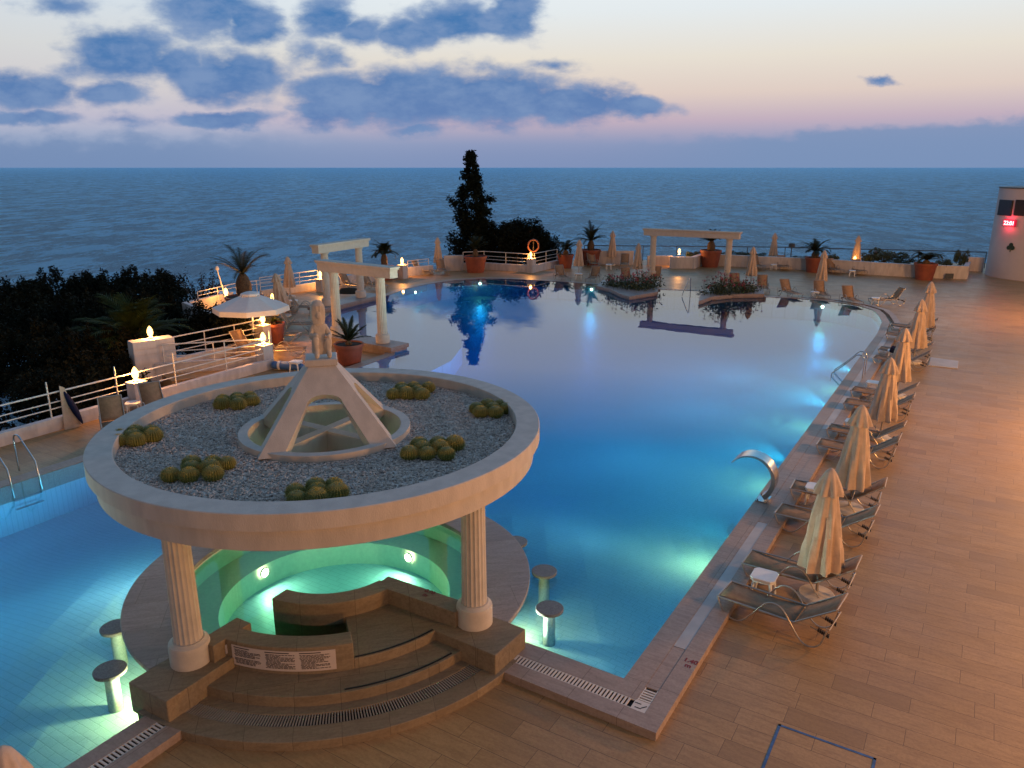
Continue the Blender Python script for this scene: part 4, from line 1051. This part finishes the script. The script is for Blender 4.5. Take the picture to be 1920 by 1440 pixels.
# ------------------------------------------------------------------ plants
def leafquad(b, p, s, rg, flat=0.0):
    d = Vector((rg.uniform(-1, 1), rg.uniform(-1, 1), rg.uniform(-1, 1) * (1 - flat))).normalized(); u = d.orthogonal().normalized(); v = d.cross(u)
    a = rg.uniform(0, pi); u, v = u * cos(a) + v * sin(a), v * cos(a) - u * sin(a)
    b.add([p - u * s, p - v * s * .45, p + u * s, p + v * s * .45], [(0, 1, 2, 3)])
def palm_fronds(n_, L, droop, rg, leaf=.34, up=.9, npair=17, width=.028):
    b = MB()
    for k in range(n_):
        az_ = 2 * pi * (k * .381966 + rg.uniform(-.04, .04)); el = rg.uniform(.15, 1.0) ** .8 * up; Lk = L * rg.uniform(.75, 1.1); dr = droop * rg.uniform(.6, 1.4)
        h = Vector((cos(az_), sin(az_), 0)); s = Vector((-sin(az_), cos(az_), 0)); pts = []
        for i in range(npair + 1):
            u = i / npair; e = el * pi / 2 - dr * u * u
            p = (pts[-1] if pts else Vector((0, 0, 0))) + (h * cos(e) + Vector((0, 0, sin(e)))) * (Lk / npair) * (0 if i == 0 else 1); pts.append(p)
        b.tube(pts, [.022 * (1 - .8 * i / npair) for i in range(npair + 1)], 4)
        for i in range(2, npair + 1):
            u = i / npair; dirv = (pts[i] - pts[i - 1]).normalized(); ll = leaf * (sin(pi * min(1, .12 + u * .86)) ** .6) * (1 if u < .97 else .7); upv = dirv.cross(s)
            for sg_ in (-1, 1):
                for sub in (0, .5):
                    q0 = pts[i - 1].lerp(pts[i], sub); tip = q0 + (s * sg_ * .75 + dirv * .75 - upv * rg.uniform(.0, .25)).normalized() * ll * rg.uniform(.85, 1.1)
                    w = dirv * width; b.add([q0 - w, q0 + w, tip], [(0, 1, 2)])
    return b
def pot_mb(rt, h):
    b = MB(); b.lathe([(0, 0), (rt * .72, 0), (rt * .93, h * .86), (rt, h * .87), (rt, h), (rt * .92, h), (rt * .90, h * .92), (0, h * .92)], 40); return b
def potted_palm(p, rt, ph, th, L, label, seed, n_=24, droop=1.3, up=.9, fat=.16, leaf=.34):
    rg = random.Random(seed); t = thing('potted_palm', (p[0], p[1], 0), rg.uniform(0, 6), label, 'potted palm', 'palms in terracotta pots')
    o = pot_mb(rt, ph).build('pot', 'terracotta', t, smooth=True)
    b = MB(); b.lathe([(0, ph * .935), (rt * .905, ph * .935)], 24); b.build('soil', 'soil', t)
    b = MB(); b.lathe([(fat * .8, ph * .9), (fat * 1.15, ph * .9 + th * .25), (fat * 1.2, ph * .9 + th * .6), (fat * .85, ph * .9 + th * .9), (fat * .5, ph * .9 + th * 1.05), (0, ph * .9 + th * 1.08)], 30, rfun=lambda a_, i, z: 1 + .12 * sin(7 * a_ + 9 * z))
    b.build('trunk', 'bark', t, smooth=True)
    o = palm_fronds(n_, L, droop, rg, leaf, up).build('fronds', 'palm', t); o.location = (0, 0, ph * .9 + th)
potted_palm((-13.40, 38.23), .95, 1.0, 1.15, 2.1, 'big thick trunked palm in a wide terracotta pot at the left edge', 3, 13, .95, 1.12, .30, .36)
potted_palm((-8.48, 51.27), .62, .9, .85, 1.25, 'round headed palm rising behind the near left pergola beam', 4, 30, 1.7, .95, .18)
potted_palm((-2.60, 55.07), .82, 1.15, .55, 1.1, 'dark palm in a red pot in front of the cypress', 5, 18, .7, 1.0, .16)
potted_palm((3.98, 57.50), .62, 1.0, .40, 1.45, 'slender palm in a pot left of the pool edge parasol', 6, 16, 1.7, .85, .17)
potted_palm((6.04, 59.47), .80, 1.15, .75, 1.75, 'tall spreading palm in a big pot by the white panel', 7, 22, 1.1, .9, .22)
potted_palm((14.92, 58.14), .80, 1.25, .75, 1.2, 'palm whose crown is cut by the far pergola beam', 8, 22, 1.0, .9, .24)
potted_palm((21.56, 55.07), .66, 1.05, .50, 1.35, 'palm in a pot behind the parasol between the two loungers', 9, 26, 1.6, .85, .2)
potted_palm((27.50, 51.27), .72, 1.1, .30, 1.50, 'wide low palm in the last pot before the tower', 10, 24, 1.5, .7, .18)
potted_palm((-6.18, 28.38), .56, .80, .18, 1.05, 'dark spiky palm in a plain pot before the near left pergola', 11, 13, .55, .85, .10, .20)
potted_palm((-10.15, 32.09), .50, .85, .12, .55, 'pot with a stubby palm under the open parasol', 12, 12, 1.4, .7, .1, .2)
# fan palm outside the left railing
t = thing('fan_palm', (-15.3, 30.5, -4.0), .5, 'shaggy fan palm with drooping fronds outside the left railing', 'palm tree')
b = MB(); b.lathe([(.30, 0), (.24, 2), (.22, 4.4), (0, 4.5)], 18, rfun=lambda a_, i, z: 1 + .1 * sin(5 * a_ + 4 * z)); b.build('trunk', 'bark', t, smooth=True)
o = palm_fronds(46, 2.5, 1.25, random.Random(14), .80, 1.05, 13, .036).build('crown', 'fanleaf', t); o.location = (0, 0, 4.45)

def crown(rg, blobs, n_, s, flat=0.0, jag=0.0):
    b = MB(); tot = sum(q[3] * q[4] for q in blobs)
    for (cx, cy, cz, rx, rz) in blobs:
        for k in range(int(n_ * rx * rz / tot)):
            d = Vector((rg.gauss(0, 1), rg.gauss(0, 1), rg.gauss(0, 1))).normalized(); r = rg.uniform(.55, 1.05) if rg.random() < .8 else rg.uniform(.2, 1.16)
            up_ = jag * (abs(rg.gauss(0, .6)) if d.z > .2 and rg.random() < .35 else 0)
            leafquad(b, Vector((cx + d.x * rx * r, cy + d.y * rx * r, cz + d.z * rz * r + up_)), s * rg.uniform(.6, 1.3), rg, flat)
    return b
def limbs(b, h, rg, r0, n_=6, spread=1.6):
    b.tube([(0, 0, 0), (.1, .05, h * .4), (.0, .1, h * .75)], [r0, r0 * .75, r0 * .35], 9)
    for k in range(n_):
        a = 2 * pi * k / n_ + rg.uniform(-.3, .3); z = h * rg.uniform(.3, .62)
        b.tube([(.05, .05, z), (cos(a) * spread * .5, sin(a) * spread * .5, z + h * .14), (cos(a) * spread, sin(a) * spread, z + h * .27)], [r0 * .4, r0 * .25, r0 * .08], 6)
protos = []
for v in range(3):
    rg = random.Random(40 + v); t = thing('bushy_tree', (0, 0, 0), 0, '', 'tree', 'dark trees on the slope left of the terrace')
    bl = [(0, 0, 4.2, 1.6, 1.3)]
    for k in range(13): a = rg.uniform(0, 2 * pi); r = rg.uniform(.6, 2.1); bl.append((cos(a) * r, sin(a) * r, rg.uniform(2.6, 5.2), rg.uniform(.6, 1.1), rg.uniform(.55, 1.0)))
    for k in range(16): a = rg.uniform(0, 2 * pi); r = rg.uniform(.2, 2.3); bl.append((cos(a) * r, sin(a) * r, 5.35 - .22 * r * r * .6 + rg.uniform(-.25, .35), rg.uniform(.20, .36), rg.uniform(.45, .75)))
    b = MB(); limbs(b, 5.0, rg, .22); b.build('trunk', 'wood', t, smooth=True)
    crown(rg, bl, 8200, .11, 0, .12).build('crown', 'leaf', t); protos.append(t)
TR = [((-32.29, 50.00, 0.32), 'left edge'), ((-28.42, 48.00, 1.06), ''), ((-29.97, 54.00, -0.08), ''), ((-26.14, 50.00, 0.80), ''), ((-22.22, 46.00, 1.41), ''), ((-23.61, 52.00, 0.33), ''), ((-18.73, 44.00, 0.28), ''), ((-27.35, 40.00, 1.00), ''), ((-23.89, 38.00, 1.12), ''), ((-20.91, 37.00, 1.46), ''), ((-18.22, 36.00, 1.54), ''), ((-17.28, 38.00, 0.91), ''), ((-15.36, 37.00, 0.28), ''),
      ((-20.55, 30.00, 1.16), ''), ((-18.84, 30.00, 1.27), ''), ((-16.59, 29.00, 1.36), ''), ((-15.29, 29.00, 1.11), ''), ((-19.88, 28.00, -0.07), ''), ((-18.04, 28.00, 0.14), ''), ((-14.93, 25.50, 0.99), ''), ((-13.92, 26.50, 0.71), ''), ((-17.64, 25.00, -0.45), ''), ((-16.00, 26.00, -0.48), '')]
TL = ['far tree at the left picture edge below the sea horizon', 'pointed dark tree, second along the far skyline of the grove', 'low gap tree between two taller crowns on the grove skyline', 'broad dark tree mid skyline of the grove', 'tall tree on the right half of the grove skyline', 'last tall tree of the grove before it drops to the palm', 'small tree at the right shoulder of the grove',
      'middle row tree cut by the left picture edge', 'middle row tree near the left edge of the grove', 'middle row tree under the broad skyline tree', 'middle row tree left of the fan palm crown', 'middle row tree right behind the fan palm', 'low tree between the fan palm and the open parasol',
      'inner tree at the left picture edge', 'inner tree left of centre in the dark grove', 'inner tree in the centre of the dark grove', 'inner tree directly left of the fan palm', 'near tree at the left picture edge behind the railing', 'near tree behind the railing above the beige board', 'near tree behind the railing left of the lamp', 'near tree behind the lit railing lamp', 'lowest tree at the left end of the railing', 'lowest tree behind the middle of the railing']
for i, ((p, _), lb) in enumerate(zip(TR, TL)):
    s = rj.uniform(.78, 1.0) if i < 7 else rj.uniform(.8, 1.05); s *= (1.0 if p[1] > 33 else .72)
    if i < 3: o = protos[i]; tag(o, lb); o.location = (p[0], p[1], p[2] - 6.0 * s); o.rotation_euler = (0, 0, rj.uniform(0, 6)); o.scale = (s, s, s)
    else: dup(protos[i % 3], (p[0], p[1], p[2] - 6.0 * s), rj.uniform(0, 6), lb, None, (s * rj.uniform(.9, 1.15), s * rj.uniform(.9, 1.15), s))
# airy shrub at the left shoulder
rg = random.Random(61); q = (-16.92, 42.00, 1.85); t = thing('airy_shrub', (q[0], q[1], q[2] - 4.6), 0, 'thin feathery shrub against the sea beside the slanted post', 'shrub')
b = MB(); tips = []
for k in range(16):
    a = rg.uniform(0, 2 * pi); rr_ = rg.uniform(.3, 1.5); z = rg.uniform(3.2, 4.7); b.tube([(0, 0, 0), (cos(a) * rr_ * .35, sin(a) * rr_ * .35, z * .6), (cos(a) * rr_, sin(a) * rr_, z)], [.05, .025, .008], 5); tips.append((Vector((cos(a) * rr_ * .35, sin(a) * rr_ * .35, z * .6)), Vector((cos(a) * rr_, sin(a) * rr_, z))))
b.build('stems', 'wood', t)
b = MB()
for (p0, p1) in tips:
    for k in range(70): leafquad(b, p0.lerp(p1, rg.uniform(.3, 1.05)) + Vector((rg.gauss(0, .13), rg.gauss(0, .13), rg.gauss(0, .13))), rg.uniform(.04, .09), rg)
b.build('leaves', 'leaf', t)
# cypress and the dark bushes right of it
q = (-3.06, 60.50, 8.28); base_z = -3.2; Hc = q[2] - base_z
t = thing('cypress', (q[0] + .35, q[1], base_z), 0, 'tall dark ragged cypress standing above the sea horizon', 'tree')
b = MB(); b.tube([(.1, 0, 0), (.1, 0, Hc * .4), (-.1, 0, Hc * .8), (-.4, 0, Hc)], [.28, .2, .08, .02], 9); b.build('trunk', 'wood', t, smooth=True)
b = MB(); rg = random.Random(70)
for k in range(330):
    u = rg.uniform(.12, 1) ** .9; z = Hc * u; sway = -.40 * u + .08 * sin(7 * u) + .25 * max(0, .55 - u)
    rad = (1 - u) ** .85 * 2.25 * (1 + .28 * sin(21 * u) + .2 * sin(47 * u)) + .07; a = rg.uniform(0, 2 * pi); rr_ = rad * rg.uniform(.25, 1.0)
    c_ = Vector((sway + cos(a) * rr_, sin(a) * rr_, z)); sz = .15 + .42 * (1 - u)
    for m_ in range(int(30 + 90 * (1 - u))):
        d = Vector((rg.gauss(0, .5) + cos(a) * .25, rg.gauss(0, .5) + sin(a) * .25, rg.gauss(.15, .55))); leafquad(b, c_ + d * sz, rg.uniform(.06, .15), rg)
b.build('crown', 'leaf2', t).scale = (1.22, 1.22, 1)
BU = [((-1.04, 61.00, 3.04), 2.3, 'dark bush directly right of the cypress'), ((0.34, 62.00, 3.14), 2.4, 'middle dark bush right of the cypress, pointed top'), ((1.69, 62.00, 2.56), 2.1, 'dark bush behind the lifebuoy'), ((2.63, 62.00, 2.06), 1.8, 'last dark bush right of the lifebuoy'), ((-2.29, 61.00, 2.14), 1.7, 'dark bush at the foot of the cypress'), ((-13.34, 33.50, 1.37), 1.7, 'dark bush below the slanted white post'), ((-12.12, 32.20, 1.23), 1.3, 'dark bush left of the open parasol'), ((-11.27, 31.20, 1.01), 1.0, 'dark bush under the left edge of the open parasol')]
bp = None
for i, (p, r, lb) in enumerate(BU):
    if bp is None:
        rg = random.Random(77); bp = thing('dark_bush', (0, 0, 0), 0, lb, 'bush', 'dark bushes beside the cypress'); b = MB(); limbs(b, 3.2, rg, .12, 7, .9); b.build('stem', 'wood', bp)
        bl = [(0, 0, 1.9, 1.0, 1.0)]
        for k in range(16): a = rg.uniform(0, 2 * pi); r_ = rg.uniform(.3, .95); bl.append((cos(a) * r_, sin(a) * r_, rg.uniform(.6, 3.0), rg.uniform(.25, .5), rg.uniform(.35, .8)))
        crown(rg, bl, 7000, .085, 0, .3).build('crown', 'leaf2', bp); bp.location = (p[0], p[1], p[2] - 3.55); bp.scale = (1.5, 1.5, 1.05)
    else: o = dup(bp, (p[0], p[1], p[2] - 3.4), i * 1.3, lb, None if i < 5 else 'dark bushes below the open parasol'); o.scale = (r * .68, r * .68, 1.02)
# low planting behind the sea wall
LB = [((9.77, 60.15), .30, .25, 'low dark shrub by the sea wall between panel and pergola'), ((13.69, 59.13), .55, .55, 'low shrub in the planter right of the framed lamp'), ((14.63, 60.15), .5, .5, 'second low shrub in that planter beside the pot'), ((17.25, 60.15), 1.1, .45, 'shrub behind the wall right of the pergola pot'), ((18.70, 59.47), 1.0, .4, 'shrub behind the wall near the back parasol'),
      ((23.87, 57.50), .5, .5, 'small shrub left of the lit table'), ((27.08, 56.26), 1.5, 1.0, 'largest rounded shrub behind the sea wall on the right'), ((26.24, 56.57), .8, .7, 'shrub beside the lit parasol on the right'), ((27.72, 54.78), .9, .5, 'low shrub left of the last potted palm'), ((30.45, 54.21), .6, .5, 'low shrub right of the last potted palm'), ((31.34, 53.93), .55, 1.2, 'narrow tall shrub at the end of the planter wall'),
      ((21.60, 57.82), .6, .35, 'low shrub left of the potted palm behind the back wall'), ((-12.37, 39.27), 1.1, .9, 'bush behind the open parasol beside its small lamp'), ((-4.50, 56.57), .5, .6, 'thin shrub left of the cypress pot'), ((-6.42, 31.78), .5, .3, 'dark leafy bed beside the near left pergola column')]
sb0 = None
for i, (p, r, h, lb) in enumerate(LB):
    if sb0 is None:
        rg = random.Random(90); sb0 = thing('low_shrub', (0, 0, 0), 0, lb, 'shrub', 'low shrubs round the terrace'); b = MB()
        for k in range(9): a = rg.uniform(0, 2 * pi); b.tube([(0, 0, 0), (cos(a) * .5, sin(a) * .5, .9)], [.03, .008], 5)
        b.build('stem', 'wood', sb0)
        crown(rg, [(0, 0, .45, .6, .45)] + [(rg.uniform(-.7, .7), rg.uniform(-.7, .7), rg.uniform(.35, .8), .3, .28) for k in range(9)], 1500, .075).build('leaves', 'geranium', sb0)
        sb0.location = (*p, .45); sb0.scale = (r, r, h)
    else: o = dup(sb0, (*p, .5 if i not in (12, 14) else .05), i * .9, lb); o.scale = (r, r, h)
# geranium beds
def flowers(pts, label, seed):
    rg = random.Random(seed); cx, cy = pts[0][0], pts[0][1]
    t = thing('geranium_bed', (cx, cy, .32), 0, label, 'flower bed'); lf, fl = MB(), MB()
    for (x, y, r, h) in pts:
        for k in range(int(420 * r)):
            d = Vector((rg.gauss(0, .45) * r, rg.gauss(0, .45) * r, abs(rg.gauss(0, .5)) * h)); leafquad(lf, Vector((x - cx, y - cy, 0)) + d, rg.uniform(.05, .10), rg, .3)
        for k in range(int(26 * r)):
            c_ = Vector((x - cx + rg.gauss(0, .5) * r, y - cy + rg.gauss(0, .5) * r, h * rg.uniform(.55, 1.45)))
            lf.tube([(c_.x * .97 + .03 * (x - cx), c_.y * .97 + .03 * (y - cy), 0), c_], .008, 4)
            for m_ in range(12): leafquad(fl, c_ + Vector((rg.gauss(0, .035), rg.gauss(0, .035), rg.gauss(0, .03))), .035, rg)
    lf.build('leaves', 'geranium', t); fl.build('blossoms', 'petal', t)
g_ = lambda l: [(p[0], p[1], r, h) for (p, r, h) in l]
flowers(g_([((5.97, 46.37), .5, .5), ((6.40, 45.94), .6, .5), ((6.88, 45.30), .7, .6), ((7.36, 44.89), .8, .75), ((7.90, 45.30), .8, .7), ((8.39, 45.94), .6, .6)]), 'red geraniums in the left flower bed on the far pool side', 5)
flowers(g_([((11.49, 43.31), .7, .7), ((11.90, 43.12), .8, .85), ((12.45, 43.50), .8, .7), ((13.12, 43.70), .6, .5), ((13.63, 43.89), .6, .5)]), 'red geraniums in the right flower bed on the far pool side', 6)
b = MB(); b.lathe([(0, .26), (.5, .22), (.75, .0)], 24, a0=0, a1=2 * pi); q = (-9.24, 43.28); o = b.build('dark_mound', 'darkbed', loc=(q[0], q[1], .34), smooth=True); o.scale = (.9, .5, 1.3); tag(o, 'dark low arched mound on the farther pergola ledge', 'plant mound')

# ------------------------------------------------------------------ lifebuoy, board, float, tower
t = thing('lifebuoy', (*(1.53, 55.37), 0), 0, 'ring lifebuoy hanging on a post above the pillar lamp', 'lifebuoy')
MB().tube([(0, .25, 0), (0, .25, 2.35)], .035, 8).build('post', 'wood', t)
b = MB(); b.tube([(.38 * cos(2 * pi * i / 28), .12, 1.82 + .42 * sin(2 * pi * i / 28)) for i in range(28)], .065, 10, closed=True); b.build('ring', 'rope', t, smooth=True)
p0, p1 = Vector((*(-12.76, 20.72), 0)), Vector((*(-12.46, 21.05), 0)); t = thing('folded_board', tuple(p0), 0, 'tall beige and navy folded board leaning on the left railing', 'board'); dv = p1 - p0; lean = Vector((-.06, .16, 0))
b = MB(); b.add([(0, 0, 0), dv, dv * .30 + lean + Vector((0, 0, 1.18)), dv * .02 + lean + Vector((0, 0, 1.26))], [(0, 1, 2, 3)]); o = b.build('canvas_side', 'canvas', t); s_ = o.modifiers.new('solid', 'SOLIDIFY'); s_.thickness = .03
b = MB(); b.lathe([(.02 + .125 * sin(pi * i / 14) ** .8, -.56 + 1.12 * i / 14) for i in range(15)], 20, rfun=None); o = b.build('navy_side', 'navy', t, smooth=True)
ax = (dv * 1.12 + Vector((.05, -.05, .06))) - (dv * .22 + lean + Vector((0, 0, 1.16))); o.location = dv * .72 + lean * .5 + Vector((0, -.04, .60)); o.rotation_euler = ax.to_track_quat('Z', 'Y').to_euler(); o.scale = (1, .55, 1)
t = thing('float_roll', (*(-8.27, 27.42), .17), R(-12), 'blue foam float roll lying behind the gazebo roof', 'float')
b = MB(); b.lathe([(0, -.62), (.10, -.60), (.15, -.52), (.16, 0), (.15, .52), (.10, .60), (0, .62)], 24); o = b.build('roll', 'blue', t, smooth=True); o.rotation_euler = (0, pi / 2, 0)
b = MB(); b.lathe([(.163, -.05), (.17, 0), (.163, .05)], 24); o2 = b.build('strap', 'white', t); o2.rotation_euler = (0, pi / 2, 0); o2.location = (-.30, 0, 0)
TX, TY, TR_ = 36.25, 52.55, 3.35
t = thing('clock_tower', (TX, TY, 0), 0, 'round white tower with dark windows and a red digital clock', 'tower')
b = MB(); b.lathe([(TR_ + .03, -.1), (TR_, 5.80), (TR_, 5.86), (0, 5.95)], 96); b.build('wall', 'tower', t, smooth=True)
b = MB(); b.lathe([(TR_ + .04, 5.86), (TR_ + .04, 5.94), (0, 6.02)], 96); b.build('roof', 'darkmetal', t)
def shellbox(name, m, ang, z, w, h, d, par, out=0.0):
    b = MB(); b.box((0, 0, 0), (w, d, h)); o = b.build(name, m, par, bevel=.01); o.location = ((TR_ + out) * cos(ang), (TR_ + out) * sin(ang), z); o.rotation_euler = (0, 0, ang + pi / 2); return o
SEENW = {1886: (-3.1226, 4.615), 1918: (-2.7095, 4.664), 1950: (-2.3998, 4.674), 1895: (-2.9125, 3.668), 1896: (-2.8083, 2.131)}    # angle on the shell, height
for (px, w_) in ((1886, 1.35), (1918, 1.05), (1950, .95)):
    a_, z_ = SEENW[px]
    o = shellbox('window', 'window', a_, z_, w_, 1.02, .10, t)
a_, z_ = SEENW[1895]
ck = shellbox('clock', 'ledpanel', a_, z_, .92, .44, .16, t, .05)
text('22:01', .38, (0, -.086, -.135), 0, None, 'led', 'digits', None, pi / 2, ck)
lamp('clock_light', 'AREA', (0, -.30, 0), 22, (1.0, .03, .07), .6, (R(90), 0, 0), ck)
a_, z_ = SEENW[1896]
b = MB()
for (x, y) in ((0, .13), (-.14, -.06), (.14, -.06)): b.lathe([(0, .03), (.14, .03), (.14, 0)], 20, c=(x, y, 0))
b.box((0, -.02, .015), (.14, .2, .032)); b.box((0, -.24, .012), (.05, .18, .024)); o = b.build('emblem', 'emblem', t); o.location = ((TR_ + .03) * cos(a_), (TR_ + .03) * sin(a_), z_); o.rotation_euler = (R(90), 0, a_ + pi / 2)
